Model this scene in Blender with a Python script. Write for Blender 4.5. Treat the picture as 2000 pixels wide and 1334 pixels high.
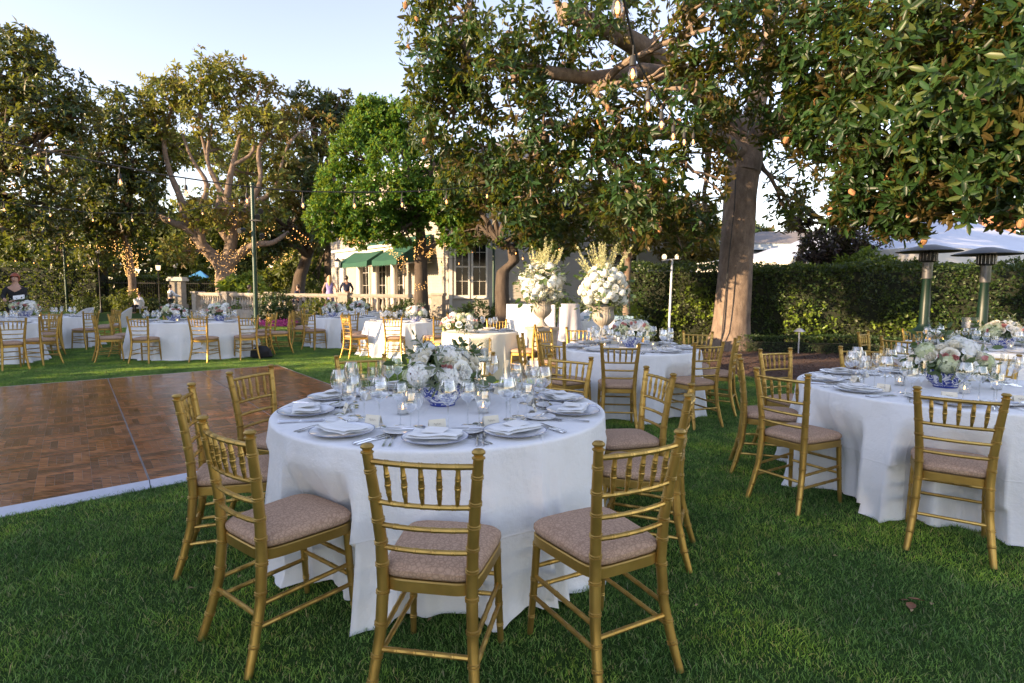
import bpy, math, random
import numpy as np
from mathutils import Vector, Matrix
R=math.radians
for o in list(bpy.data.objects): bpy.data.objects.remove(o)
sc=bpy.context.scene
col=sc.collection
# ------------------------------------------------------------------ camera
cam=bpy.data.cameras.new('camera'); camo=bpy.data.objects.new('camera',cam); col.objects.link(camo)
cam.sensor_width=36; cam.lens=1111/2000*36; cam.clip_start=0.05; cam.clip_end=2000
PITCH=math.atan(94.6/1111)
camo.matrix_world=Matrix.Translation((0,0,1.423)) @ Matrix.Rotation(math.pi/2-PITCH,4,'X') @ Matrix.Rotation(0.007,4,'Z')
cam.dof.use_dof=True; cam.dof.focus_distance=3.4; cam.dof.aperture_fstop=7.0
sc.camera=camo
# ------------------------------------------------------------------ sky and sun
SUN_EL=R(11.5); SUN_AZ=R(240)           # compass-like: 0 = +Y, 90 = +X
w=bpy.data.worlds.new('World'); sc.world=w; w.use_nodes=True
nt=w.node_tree; nt.nodes.clear()
sky=nt.nodes.new('ShaderNodeTexSky'); sky.sky_type='NISHITA'; sky.sun_disc=False
sky.sun_elevation=SUN_EL; sky.sun_rotation=SUN_AZ; sky.altitude=50
sky.air_density=1.0; sky.dust_density=0.15; sky.ozone_density=2.5
bg=nt.nodes.new('ShaderNodeBackground'); bg.inputs['Strength'].default_value=0.15
wo=nt.nodes.new('ShaderNodeOutputWorld')
hs=nt.nodes.new('ShaderNodeHueSaturation'); hs.inputs['Saturation'].default_value=.88
nt.links.new(sky.outputs[0],hs.inputs['Color']); hs.inputs['Value'].default_value=.93; mt=nt.nodes.new('ShaderNodeMix'); mt.data_type='RGBA'; mt.blend_type='MULTIPLY'; mt.inputs[0].default_value=1; mt.inputs[7].default_value=(1.0,.905,1.0,1)
nt.links.new(hs.outputs[0],mt.inputs[6]); nt.links.new(mt.outputs[2],bg.inputs[0]); nt.links.new(bg.outputs[0],wo.inputs[0])
sun=bpy.data.lights.new('sun','SUN'); sun.energy=3.0; sun.angle=R(0.6); sun.color=(1.0,0.84,0.64)
suno=bpy.data.objects.new('sun',sun); col.objects.link(suno)
sd=Vector((math.sin(SUN_AZ)*math.cos(SUN_EL),math.cos(SUN_AZ)*math.cos(SUN_EL),math.sin(SUN_EL)))
suno.rotation_euler=sd.to_track_quat('Z','Y').to_euler(); suno.location=(-20,-10,20)
sc.view_settings.view_transform='Standard'; sc.view_settings.look='None'
sc.view_settings.exposure=2.17;
sc.view_settings.use_white_balance=True; sc.view_settings.white_balance_temperature=8700; sc.view_settings.white_balance_tint=14
sc.view_settings.exposure=2.17; sc.view_settings.gamma=1; sc.view_settings.use_curve_mapping=False
sc.render.engine='CYCLES'
sc.cycles.max_bounces=8; sc.cycles.transparent_max_bounces=40; sc.cycles.caustics_reflective=False; sc.cycles.caustics_refractive=False
sc.cycles.diffuse_bounces=3; sc.cycles.glossy_bounces=3; sc.cycles.sample_clamp_indirect=8
sc.cycles.use_denoising=True
# ------------------------------------------------------------------ helpers
def noise_fn(seed):
    g=np.random.RandomState(seed); T=g.rand(17,17,17)
    def f(p):
        p=np.asarray(p,float); i=np.floor(p).astype(int); t=p-i; t=t*t*(3-2*t); i%=16
        x,y,z=i[...,0],i[...,1],i[...,2]; a,b,c=t[...,0],t[...,1],t[...,2]
        x1,y1,z1=(x+1)%16,(y+1)%16,(z+1)%16
        l=lambda u,v,s:u+(v-u)*s
        return l(l(l(T[x,y,z],T[x1,y,z],a),l(T[x,y1,z],T[x1,y1,z],a),b),l(l(T[x,y,z1],T[x1,y,z1],a),l(T[x,y1,z1],T[x1,y1,z1],a),b),c)
    return f
def tag(o,label=None,cat=None,group=None,kind=None):
    if label: o['label']=label
    if cat: o['category']=cat
    if group: o['group']=group
    if kind: o['kind']=kind
    return o
def empty(name,loc=(0,0,0),rz=0,label=None,cat=None,group=None):
    o=bpy.data.objects.new(name,None); col.objects.link(o); o.location=loc; o.rotation_euler=(0,0,rz); o.empty_display_size=.1
    return tag(o,label,cat,group)
def link(name,me,parent=None,loc=(0,0,0),rot=(0,0,0),s=1):
    o=bpy.data.objects.new(name,me); col.objects.link(o); o.parent=parent; o.location=loc; o.rotation_euler=rot
    o.scale=(s,s,s) if not hasattr(s,'__len__') else s
    return o
class MB:
    def __init__(s): s.v=[]; s.f=[]; s.m=[]
    def add(s,v,f,m=0):
        n=len(s.v); s.v.extend([tuple(p) for p in v]); s.f.extend([tuple(i+n for i in q) for q in f]); s.m.extend([m]*len(f)); return s
    def box(s,lo,hi,m=0,M=None):
        x0,y0,z0=lo;x1,y1,z1=hi
        v=[(x0,y0,z0),(x1,y0,z0),(x1,y1,z0),(x0,y1,z0),(x0,y0,z1),(x1,y0,z1),(x1,y1,z1),(x0,y1,z1)]
        if M is not None: v=[tuple(M@Vector(p)) for p in v]
        return s.add(v,[(0,3,2,1),(4,5,6,7),(0,1,5,4),(1,2,6,5),(2,3,7,6),(3,0,4,7)],m)
    def tube(s,path,rad,n=8,m=0,cap=True,sq=None):
        P=[Vector(p) for p in path]; k=len(P)
        if not hasattr(rad,'__len__'): rad=[rad]*k
        T=[]
        for i in range(k):
            t=(P[min(i+1,k-1)]-P[max(i-1,0)]); T.append(t.normalized() if t.length>1e-9 else Vector((0,0,1)))
        a=Vector((1,0,0)) if abs(T[0].x)<.8 else Vector((0,1,0))
        u=(a-T[0]*a.dot(T[0])).normalized(); v=[];f=[]
        for i in range(k):
            u=(u-T[i]*u.dot(T[i])).normalized(); w_=T[i].cross(u)
            for j in range(n):
                an=2*math.pi*j/n; v.append(P[i]+(u*math.cos(an)+w_*math.sin(an))*rad[i])
        for i in range(k-1):
            for j in range(n):
                f.append((i*n+j,i*n+(j+1)%n,(i+1)*n+(j+1)%n,(i+1)*n+j))
        if cap: f.append(tuple(reversed(range(n)))); f.append(tuple((k-1)*n+j for j in range(n)))
        return s.add(v,f,m)
    def lathe(s,prof,n=24,m=0,c=(0,0,0),flute=None):
        v=[];f=[];k=len(prof)
        for i,(r,z) in enumerate(prof):
            for j in range(n):
                an=2*math.pi*j/n; rr=r
                if flute: rr=r*(1+flute(i,an))
                v.append((c[0]+rr*math.cos(an),c[1]+rr*math.sin(an),c[2]+z))
        for i in range(k-1):
            for j in range(n): f.append((i*n+j,i*n+(j+1)%n,(i+1)*n+(j+1)%n,(i+1)*n+j))
        return s.add(v,f,m)
    def mesh(s,name,mats,smooth=True):
        me=bpy.data.meshes.new(name); me.from_pydata(s.v,[],s.f)
        for q in (mats if isinstance(mats,(list,tuple)) else [mats]): me.materials.append(q)
        if any(s.m): me.polygons.foreach_set('material_index',s.m)
        if smooth:
            me.polygons.foreach_set('use_smooth',[True]*len(s.f))
            try: me.set_sharp_from_angle(angle=R(38))
            except Exception: pass
        me.update(); return me
    def obj(s,name,mats,parent=None,loc=(0,0,0),rz=0,smooth=True):
        return link(name,s.mesh(name,mats,smooth),parent,loc,(0,0,rz))
def copy_tree(o,parent=None):
    c=o.copy(); col.objects.link(c); c.parent=parent
    for ch in KIDS.get(o.name) or kids(o): copy_tree(ch,c)
    return c
KIDS={}
def kids(o):
    KIDS[o.name]=list(o.children); return KIDS[o.name]
# ------------------------------------------------------------------ materials
class NT:
    def __init__(s,name):
        s.m=bpy.data.materials.new(name); s.m.use_nodes=True; s.t=s.m.node_tree; s.t.nodes.clear()
        s.out=s.n('ShaderNodeOutputMaterial')
    def n(s,ty,**k):
        q=s.t.nodes.new(ty)
        for a,b in k.items():
            if hasattr(q,a): setattr(q,a,b)
            else: q.inputs[a.replace('_',' ')].default_value=b
        return q
    def l(s,a,b): s.t.links.new(a,b)
    def tc(s,kind='Object'):
        return s.n('ShaderNodeTexCoord').outputs[kind]
    def noise(s,vec,scale,detail=4,rough=.6):
        q=s.n('ShaderNodeTexNoise'); q.inputs['Scale'].default_value=scale; q.inputs['Detail'].default_value=detail; q.inputs['Roughness'].default_value=rough
        if vec is not None: s.l(vec,q.inputs['Vector'])
        return q.outputs['Fac']
    def ramp(s,fac,stops):
        q=s.n('ShaderNodeValToRGB'); e=q.color_ramp.elements
        while len(e)<len(stops): e.new(.5)
        for i,(p,c) in enumerate(stops): e[i].position=p; e[i].color=(*c,1) if len(c)==3 else c
        s.l(fac,q.inputs[0]); return q.outputs['Color']
    def mix(s,fac,a,b,bt='MIX'):
        q=s.n('ShaderNodeMix',data_type='RGBA',blend_type=bt)
        for sock,val in ((q.inputs[0],fac),(q.inputs[6],a),(q.inputs[7],b)):
            if hasattr(val,'is_linked'): s.l(val,sock)
            elif isinstance(val,(int,float)): sock.default_value=val
            else: sock.default_value=(*val,1)
        return q.outputs[2]
    def bump(s,h,st=.3,d=.01):
        q=s.n('ShaderNodeBump'); q.inputs['Strength'].default_value=st; q.inputs['Distance'].default_value=d; s.l(h,q.inputs['Height']); return q.outputs[0]
    def bsdf(s,color,rough=.6,metal=0,normal=None,spec=None,extra=None):
        b=s.n('ShaderNodeBsdfPrincipled')
        for nm,val in (('Base Color',color),('Roughness',rough),('Metallic',metal)):
            if hasattr(val,'is_linked'): s.l(val,b.inputs[nm])
            elif isinstance(val,(tuple,list)): b.inputs[nm].default_value=(*val,1)
            else: b.inputs[nm].default_value=val
        if spec is not None: b.inputs['Specular IOR Level'].default_value=spec
        if normal is not None: s.l(normal,b.inputs['Normal'])
        for k,v in (extra or {}).items(): b.inputs[k].default_value=v
        return b.outputs[0]
    def done(s,sh): s.l(sh,s.out.inputs['Surface']); return s.m
def simple(name,c,rough=.6,metal=0,var=.12,scale=8,bump=0,bscale=40,coord='Object',spec=None):
    t=NT(name); v=t.tc(coord); n=t.noise(v,scale)
    c2=tuple(max(0,x*(1-var)) for x in c); c1=tuple(min(1,x*(1+var)) for x in c)
    cc=t.ramp(n,[(.3,c2),(.7,c1)]); nb=None
    if bump: nb=t.bump(t.noise(v,bscale,6),bump,.01)
    return t.done(t.bsdf(cc,rough,metal,nb,spec))
def leafmat(name,top,under=None,var=.5,rough=.35,trans=.3,warm=None,spec=.5,patch=0.0,patchcol=(.2,.12,.03)):
    t=NT(name); g=t.n('ShaderNodeNewGeometry'); ri=g.outputs['Random Per Island']
    dark=tuple(x*(1-var) for x in top); lite=tuple(x*(1+var) for x in top)
    stops=[(0,dark),(.55,top),(.9,lite)]
    if warm: stops.append((1,warm))
    c=t.ramp(ri,stops)
    if patch:
        pn=t.noise(t.tc('Object'),.55,3)
        c=t.mix(t.ramp(pn,[(.5,(0,0,0)),(.72,(patch,)*3)]),c,patchcol)
    if under: c=t.mix(g.outputs['Backfacing'],c,under)
    p=t.bsdf(c,rough,0,None,spec)
    tr=t.n('ShaderNodeBsdfTranslucent'); tc=t.mix(.55,c,(.35,.42,.05)); t.l(tc,tr.inputs[0])
    mx=t.n('ShaderNodeMixShader'); mx.inputs[0].default_value=trans; t.l(p,mx.inputs[1]); t.l(tr.outputs[0],mx.inputs[2])
    return t.done(mx.outputs[0])
M={}
def gold():
    t=NT('gold paint'); v=t.tc('Object'); n=t.noise(v,30); n2=t.noise(v,5)
    c=t.ramp(n2,[(.3,(.40,.24,.068)),(.7,(.57,.365,.11))])
    c=t.mix(t.ramp(t.noise(v,55,6),[(.66,(0,0,0)),(.76,(.5,.5,.5))]),c,(.18,.10,.03))
    oi=t.n('ShaderNodeObjectInfo'); c=t.mix(1,c,t.ramp(oi.outputs['Random'],[(0,(.86,.85,.82)),(1,(1.12,1.12,1.1))]),'MULTIPLY'); r=t.n('ShaderNodeMapRange'); r.inputs[3].default_value=.30; r.inputs[4].default_value=.52; t.l(n,r.inputs[0])
    return t.done(t.bsdf(c,r.outputs[0],.82,t.bump(n,.12,.002)))
M['gold']=gold()
def cushion():
    t=NT('cushion fabric'); v=t.tc('Object')
    w_=t.n('ShaderNodeTexNoise'); w_.inputs['Scale'].default_value=25; t.l(v,w_.inputs['Vector'])
    mp=t.n('ShaderNodeVectorMath',operation='MULTIPLY_ADD'); t.l(w_.outputs['Color'],mp.inputs[0]); mp.inputs[1].default_value=(.03,.03,.03); t.l(v,mp.inputs[2])
    vo=t.n('ShaderNodeTexVoronoi',feature='DISTANCE_TO_EDGE'); vo.inputs['Scale'].default_value=66; t.l(mp.outputs[0],vo.inputs['Vector'])
    k=t.ramp(vo.outputs['Distance'],[(.05,(1,1,1)),(.13,(0,0,0))])
    vo2=t.n('ShaderNodeTexVoronoi'); vo2.inputs['Scale'].default_value=66; t.l(mp.outputs[0],vo2.inputs['Vector'])
    k2=t.ramp(vo2.outputs['Distance'],[(.16,(1,1,1)),(.24,(0,0,0)),(.3,(0,0,0)),(.36,(.6,.6,.6))])
    kk=t.mix(.5,k,k2,'ADD')
    c=t.mix(kk,(.58,.375,.255),(.36,.215,.14))
    c=t.mix(.25,c,t.ramp(t.noise(v,600,2),[(.3,(.2,.12,.08)),(.7,(.6,.45,.36))]))
    return t.done(t.bsdf(c,.9,0,t.bump(t.noise(v,500,2),.35,.002),.15))
M['cushion']=cushion()
def linen(name,c=(.82,.82,.815),warm=0):
    t=NT(name); v=t.tc('Object'); n=t.noise(v,3.0,5); n2=t.noise(v,220,2); n3=t.noise(v,9,6,.65)
    cc=t.ramp(n,[(.3,tuple(x*.94 for x in c)),(.7,c)])
    sp=t.n('ShaderNodeSeparateXYZ'); t.l(v,sp.inputs[0]); acc=None
    for ax,pitch,off in ((0,.62,.13),(1,.62,.31),(2,.40,.07)):
        m1=t.n('ShaderNodeMath',operation='MULTIPLY_ADD'); m1.inputs[1].default_value=1/pitch; m1.inputs[2].default_value=off; t.l(sp.outputs[ax],m1.inputs[0])
        m2=t.n('ShaderNodeMath',operation='PINGPONG'); m2.inputs[1].default_value=.5; t.l(m1.outputs[0],m2.inputs[0])
        m3=t.n('ShaderNodeMapRange'); m3.inputs[1].default_value=0; m3.inputs[2].default_value=.016; m3.inputs[3].default_value=1; m3.inputs[4].default_value=0; t.l(m2.outputs[0],m3.inputs[0])
        if acc is None: acc=m3.outputs[0]
        else:
            q=t.n('ShaderNodeMath',operation='MAXIMUM'); t.l(acc,q.inputs[0]); t.l(m3.outputs[0],q.inputs[1]); acc=q.outputs[0]
    mm=t.n('ShaderNodeMath',operation='MULTIPLY'); t.l(acc,mm.inputs[0]); t.l(n,mm.inputs[1]); m4=t.n('ShaderNodeMath',operation='MULTIPLY_ADD'); t.l(mm.outputs[0],m4.inputs[0]); m4.inputs[1].default_value=.35; t.l(n3,m4.inputs[2]); a=t.bump(m4.outputs[0],.36,.03); b=t.n('ShaderNodeBump'); b.inputs['Strength'].default_value=.18; b.inputs['Distance'].default_value=.002; t.l(n2,b.inputs['Height']); t.l(a,b.inputs['Normal'])
    return t.done(t.bsdf(cc,.62,0,b.outputs[0],.3,{'Sheen Weight':.15}))
M['linen']=linen('white linen'); M['ivory']=linen('ivory linen',(.78,.72,.60)); M['bar_cloth']=linen('bar cloth',(.82,.83,.86)); M['grey_cloth']=linen('grey drape',(.42,.42,.48))
M['napkin']=linen('napkin cotton',(.84,.84,.82))
def china():
    t=NT('porcelain'); v=t.tc('Object'); le=t.n('ShaderNodeVectorMath',operation='LENGTH'); mul=t.n('ShaderNodeVectorMath',operation='MULTIPLY'); mul.inputs[1].default_value=(1,1,0); t.l(v,mul.inputs[0]); t.l(mul.outputs[0],le.inputs[0])
    c=t.ramp(le.outputs['Value'],[(.0,(.80,.81,.83)),(.1145,(.80,.81,.83)),(.1155,(.35,.42,.6)),(.1165,(.80,.81,.83)),(.1470,(.78,.80,.84)),(.1482,(.13,.17,.32))])
    return t.done(t.bsdf(c,.12,0,None,.5))
M['china']=china(); M['white_china']=simple('plain porcelain',(.80,.80,.80),.15,0,.02)
M['steel']=simple('steel',(.62,.62,.63),.18,1,.05,30); M['alu']=simple('aluminium',(.62,.63,.66),.38,.85,.08,30)
M['card']=simple('card paper',(.80,.73,.58),.8,0,.03); M['menu']=simple('menu paper',(.82,.80,.76),.8,0,.02)
M['ink']=simple('brown ink',(.22,.15,.10),.8,0,.02)
def glass(name,tint=(.97,.98,.98),k=1.0):
    t=NT(name); lw=t.n('ShaderNodeLayerWeight'); lw.inputs[0].default_value=.5
    tr=t.n('ShaderNodeBsdfTransparent'); c=t.ramp(lw.outputs['Facing'],[(0,tint),(.80,tuple(x*.95 for x in tint)),(1,(.30,.32,.34))]); t.l(c,tr.inputs[0])
    gl=t.n('ShaderNodeBsdfGlossy'); gl.inputs['Roughness'].default_value=.03; gl.inputs[0].default_value=(1,1,1,1)
    pw=t.n('ShaderNodeMath',operation='POWER'); pw.inputs[1].default_value=2.6; t.l(lw.outputs['Facing'],pw.inputs[0])
    mm=t.n('ShaderNodeMath',operation='MULTIPLY_ADD'); mm.inputs[1].default_value=.85*k; mm.inputs[2].default_value=.19*k; t.l(pw.outputs[0],mm.inputs[0])
    mx=t.n('ShaderNodeMixShader'); t.l(mm.outputs[0],mx.inputs[0]); t.l(tr.outputs[0],mx.inputs[1]); t.l(gl.outputs[0],mx.inputs[2])
    return t.done(mx.outputs[0])
M['glass']=glass('clear glass'); M['water']=glass('clear water',(.90,.93,.95),1.4)
def emit(name,c,s):
    t=NT(name); e=t.n('ShaderNodeEmission'); e.inputs[0].default_value=(*c,1); e.inputs[1].default_value=s; return t.done(e.outputs[0])
M['filament']=emit('bulb filament glow',(1,.50,.22),1.8); M['flame']=emit('candle flame',(1,.55,.2),5); M['fairy']=emit('fairy light glow',(1,.58,.22),.9)
M['bulbglass']=glass('bulb glass',(1,.80,.62),.5)
M['lampglow']=emit('lit lamp',(1,.85,.65),.45)
M['wax']=simple('candle wax',(.80,.76,.70),.5,0,.03)
def blue_white():
    t=NT('blue and white porcelain'); v=t.tc('Object')
    w_=t.n('ShaderNodeTexNoise'); w_.inputs['Scale'].default_value=11; t.l(v,w_.inputs['Vector'])
    mp=t.n('ShaderNodeVectorMath',operation='MULTIPLY_ADD'); t.l(w_.outputs['Color'],mp.inputs[0]); mp.inputs[1].default_value=(.09,.09,.09); t.l(v,mp.inputs[2])
    vo=t.n('ShaderNodeTexVoronoi'); vo.inputs['Scale'].default_value=25; t.l(mp.outputs[0],vo.inputs['Vector'])
    k=t.ramp(vo.outputs['Distance'],[(.30,(1,1,1)),(.35,(0,0,0)),(.40,(0,0,0)),(.44,(1,1,1)),(.60,(1,1,1)),(.64,(0,0,0))])
    n=t.ramp(t.noise(mp.outputs[0],30,3),[(.36,(.35,.35,.35)),(.44,(1,1,1))])
    k=t.mix(1,k,n,'MULTIPLY')
    sp=t.n('ShaderNodeSeparateXYZ'); t.l(v,sp.inputs[0])
    z=t.ramp(sp.outputs['Z'],[(.0,(1,1,1)),(.010,(1,1,1)),(.012,(0,0,0)),(.019,(0,0,0)),(.020,(1,1,1)),(.024,(1,1,1)),(.025,(0,0,0)),(.13,(0,0,0)),(.131,(1,1,1)),(.136,(1,1,1)),(.137,(0,0,0))])
    k=t.mix(1,k,z,'LIGHTEN')
    c=t.mix(k,(.74,.77,.82),(.025,.055,.30))
    return t.done(t.bsdf(c,.1,0,None,.6))
M['bluewhite']=blue_white()
def petal(name,c,c2,tr=.22):
    t=NT(name); g=t.n('ShaderNodeNewGeometry'); cc=t.ramp(g.outputs['Random Per Island'],[(0,c2),(.6,c),(1,tuple(min(1,x*1.05) for x in c))])
    p=t.bsdf(cc,.6,0,None,.25); q=t.n('ShaderNodeBsdfTranslucent'); t.l(cc,q.inputs[0]); mx=t.n('ShaderNodeMixShader'); mx.inputs[0].default_value=tr; t.l(p,mx.inputs[1]); t.l(q.outputs[0],mx.inputs[2]); return t.done(mx.outputs[0])
M['rose']=petal('ivory petals',(.88,.84,.72),(.80,.74,.56)); M['whitep']=petal('white petals',(.90,.90,.87),(.84,.86,.78)); M['pink']=petal('pink petals',(.82,.45,.42),(.76,.32,.32))
M['blush']=petal('blush petals',(.84,.64,.56),(.74,.50,.42)); M['greenp']=petal('greenish petals',(.70,.74,.50),(.55,.62,.33)); M['spike']=petal('pale yellow blossom',(.62,.60,.34),(.45,.46,.2))
M['centre']=simple('flower centre',(.25,.28,.05),.7); M['magenta']=petal('magenta petals',(.6,.1,.3),(.45,.05,.3))
M['fleaf']=leafmat('bouquet leaf',(.028,.075,.024),(.07,.12,.05),.35,.4,.25); M['olive']=leafmat('olive leaf',(.075,.115,.06),(.15,.18,.12),.3,.5,.2)
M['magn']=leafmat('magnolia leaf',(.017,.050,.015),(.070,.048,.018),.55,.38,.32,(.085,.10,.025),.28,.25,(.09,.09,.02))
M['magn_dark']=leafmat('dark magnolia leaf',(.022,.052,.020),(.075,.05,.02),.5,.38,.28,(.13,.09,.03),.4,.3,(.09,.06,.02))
M['magn_sun']=leafmat('sunlit rusty magnolia leaf',(.125,.155,.040),(.22,.14,.055),.5,.42,.40,(.32,.19,.05),.3,.6,(.24,.16,.045))  # rusty leaf, lightened so the colour carries the sun on the crown
M['bright']=leafmat('bright green leaf',(.052,.150,.024),None,.5,.45,.42,(.12,.24,.03),.3)
M['olivetree']=leafmat('olive green leaf',(.075,.10,.028),None,.5,.5,.38,(.20,.17,.03),.3,.5,(.16,.14,.03))
M['autumn']=leafmat('browning leaf',(.095,.075,.022),(.13,.08,.03),.5,.5,.36,(.30,.17,.04),.3,.7,(.16,.09,.03))
M['purple']=leafmat('purple leaf',(.035,.020,.022),(.06,.03,.03),.5,.4,.2,(.08,.04,.03),.4)
M['hedge']=leafmat('hedge leaf',(.030,.062,.017),None,.5,.42,.3,(.08,.11,.02),.4,.6,(.07,.06,.02))
M['hedge_bright']=leafmat('yellow green hedge leaf',(.13,.20,.03),None,.4,.4,.4,(.25,.28,.05),.4)
M['boxwood']=leafmat('boxwood leaf',(.028,.060,.020),None,.45,.4,.2,(.06,.12,.03),.4)
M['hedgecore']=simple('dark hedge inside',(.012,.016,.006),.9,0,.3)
def bark(name,a,b,sc_=6,bs=.6,stretch=.25):
    t=NT(name); v=t.tc('Object'); mp=t.n('ShaderNodeMapping'); mp.inputs['Scale'].default_value=(1,1,stretch); t.l(v,mp.inputs[0])
    n=t.noise(mp.outputs[0],sc_,8,.65); c=t.ramp(n,[(.32,a),(.68,b)])
    n2=t.noise(v,45,4); c=t.mix(t.ramp(n2,[(.58,(0,0,0)),(.7,(.7,.7,.7))]),c,tuple(x*.45 for x in a))
    h=t.mix(.4,n,n2)
    return t.done(t.bsdf(c,.85,0,t.bump(h,bs,.02),.2))
M['bark']=bark('grey magnolia bark',(.135,.098,.078),(.28,.21,.165),9,1.3,.45); M['bark_dark']=bark('dark bark',(.055,.042,.034),(.12,.09,.07),8,.9)
def lawn_ground():
    t=NT('lawn soil and turf'); v=t.tc('Object'); n=t.noise(v,1.3,6); n2=t.noise(v,60,6,.7)
    c=t.mix(n2,(.018,.045,.010),(.045,.10,.022)); c=t.mix(t.ramp(n,[(.5,(0,0,0)),(.75,(.5,.5,.5))]),c,(.06,.10,.03))
    return t.done(t.bsdf(c,.9,0,t.bump(n2,.8,.02),.1))
M['lawn']=lawn_ground()
def blade():
    t=NT('grass blade'); g=t.n('ShaderNodeNewGeometry'); pos=g.outputs['Position']
    c=t.ramp(g.outputs['Random Per Island'],[(0,(.065,.150,.030)),(.45,(.155,.32,.070)),(.84,(.27,.44,.10)),(.93,(.36,.37,.15)),(1,(.44,.37,.21))])
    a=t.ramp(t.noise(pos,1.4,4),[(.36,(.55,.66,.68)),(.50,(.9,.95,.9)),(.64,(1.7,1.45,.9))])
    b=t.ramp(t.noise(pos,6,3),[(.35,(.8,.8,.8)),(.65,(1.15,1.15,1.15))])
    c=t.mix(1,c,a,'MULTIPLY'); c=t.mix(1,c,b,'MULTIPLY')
    d=t.ramp(t.noise(pos,3.1,5,.7),[(.66,(0,0,0)),(.76,(.55,.55,.55))]); c=t.mix(d,c,(.10,.085,.045))
    p=t.bsdf(c,.5,0,None,.3); q=t.n('ShaderNodeBsdfTranslucent'); t.l(c,q.inputs[0]); mx=t.n('ShaderNodeMixShader'); mx.inputs[0].default_value=.3; t.l(p,mx.inputs[1]); t.l(q.outputs[0],mx.inputs[2]); return t.done(mx.outputs[0])
M['blade']=blade()
M['mulch']=simple('bark mulch',(.085,.042,.028),.95,0,.5,25,.9,60); M['brickpath']=simple('pink paving',(.30,.17,.13),.85,0,.2,6,.3,40)
def wood():
    t=NT('parquet wood'); v=t.tc('Object'); oi=t.n('ShaderNodeObjectInfo'); g=t.n('ShaderNodeNewGeometry')
    mp=t.n('ShaderNodeMapping'); mp.inputs['Scale'].default_value=(3,30,3); t.l(v,mp.inputs[0])
    ad=t.n('ShaderNodeVectorMath',operation='ADD'); t.l(mp.outputs[0],ad.inputs[0])
    cx=t.n('ShaderNodeCombineXYZ'); mu=t.n('ShaderNodeMath',operation='MULTIPLY'); mu.inputs[1].default_value=90; t.l(oi.outputs['Random'],mu.inputs[0]); t.l(mu.outputs[0],cx.inputs[0])
    mu2=t.n('ShaderNodeMath',operation='MULTIPLY'); mu2.inputs[1].default_value=50; t.l(g.outputs['Random Per Island'],mu2.inputs[0]); t.l(mu2.outputs[0],cx.inputs[1]); t.l(cx.outputs[0],ad.inputs[1])
    n=t.noise(ad.outputs[0],1.6,5,.6)
    c=t.ramp(n,[(.25,(.085,.030,.013)),(.5,(.26,.098,.040)),(.72,(.45,.20,.085))])
    s=t.n('ShaderNodeMath',operation='ADD'); t.l(g.outputs['Random Per Island'],s.inputs[0]); t.l(oi.outputs['Random'],s.inputs[1]); fr=t.n('ShaderNodeMath',operation='FRACT'); t.l(s.outputs[0],fr.inputs[0])
    c=t.mix(1,c,t.ramp(fr.outputs[0],[(0,(.62,.62,.62)),(1,(1.45,1.35,1.25))]),'MULTIPLY')
    rg=t.ramp(t.noise(t.n('ShaderNodeNewGeometry').outputs['Position'],2.5,5),[(.3,(.12,.12,.12)),(.75,(.27,.27,.27))])
    return t.done(t.bsdf(c,rg,0,t.bump(n,.06,.001),.5))
M['wood']=wood(); M['joint']=simple('floor seam metal',(.26,.25,.26),.4,.6,.1)
def siding(name,c):
    t=NT(name); v=t.tc('Object'); n=t.noise(v,2,6); n2=t.noise(v,40,4)
    return t.done(t.bsdf(t.ramp(n,[(.3,tuple(x*.86 for x in c)),(.7,c)]),.55,0,t.bump(n2,.1,.003)))
M['siding']=siding('painted siding',(.41,.37,.32)); M['trim']=simple('painted trim',(.66,.62,.56),.5,0,.05,4); M['stone']=simple('cast stone',(.33,.29,.245),.85,0,.18,6,.4,60)
M['dark_glass']=simple('dark window pane',(.012,.012,.012),.12,0,.3,2,spec=.22); M['awning']=simple('green awning canvas',(.005,.070,.042),.8,0,.12,3)
M['green_paint']=simple('dark green paint',(.004,.042,.026),.4,0,.15,9); M['black']=simple('black metal',(.015,.015,.016),.45,0,.2); M['rubber']=simple('black rubber',(.02,.02,.02),.7,0,.1)
M['tent']=simple('white tent vinyl',(.50,.54,.64),.5,0,.05,1); M['tentval']=simple('ivory tent valance',(.60,.58,.55),.6,0,.06,1); M['roof']=simple('tan roof shingle',(.21,.185,.175),.9,0,.15,10,.5,30)
M['bluehouse']=simple('pale blue eave paint',(.42,.48,.52),.6,0,.05); M['brick']=simple('orange brick',(.42,.20,.12),.9,0,.2,20,.4,60)
M['blue_canopy']=simple('blue canopy cloth',(.06,.32,.60),.7,0,.06); M['heater']=simple('brushed heater steel',(.30,.30,.32),.35,.9,.1,6); M['hood']=simple('dark grey heater hood',(.075,.075,.08),.5,.4,.1,6); M['heater_green']=simple('heater green paint',(.002,.016,.011),.4,0,.15,9)
M['skin']=simple('skin',(.50,.28,.20),.5,0,.05); M['redhair']=simple('red hair',(.30,.06,.02),.5,0,.3,40); M['blondehair']=simple('blonde hair',(.55,.36,.17),.5,0,.25,40); M['darkhair']=simple('dark hair',(.03,.02,.015),.5,0,.25,40)
M['blackcloth']=simple('black cloth',(.012,.012,.014),.85,0,.2); M['navycloth']=simple('navy cloth',(.02,.025,.06),.85,0,.2); M['lilac']=simple('lilac cloth',(.28,.24,.50),.8,0,.15,12); M['whitecloth']=simple('white shirt cloth',(.75,.75,.78),.8,0,.05); M['greycloth']=simple('grey vest cloth',(.14,.14,.16),.85,0,.1)
M['wicker']=simple('white wicker',(.62,.60,.58),.7,0,.15,80,.8,120); M['cone']=simple('magnolia seed cone',(.34,.16,.075),.85,0,.35,60,.9,90)
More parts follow.
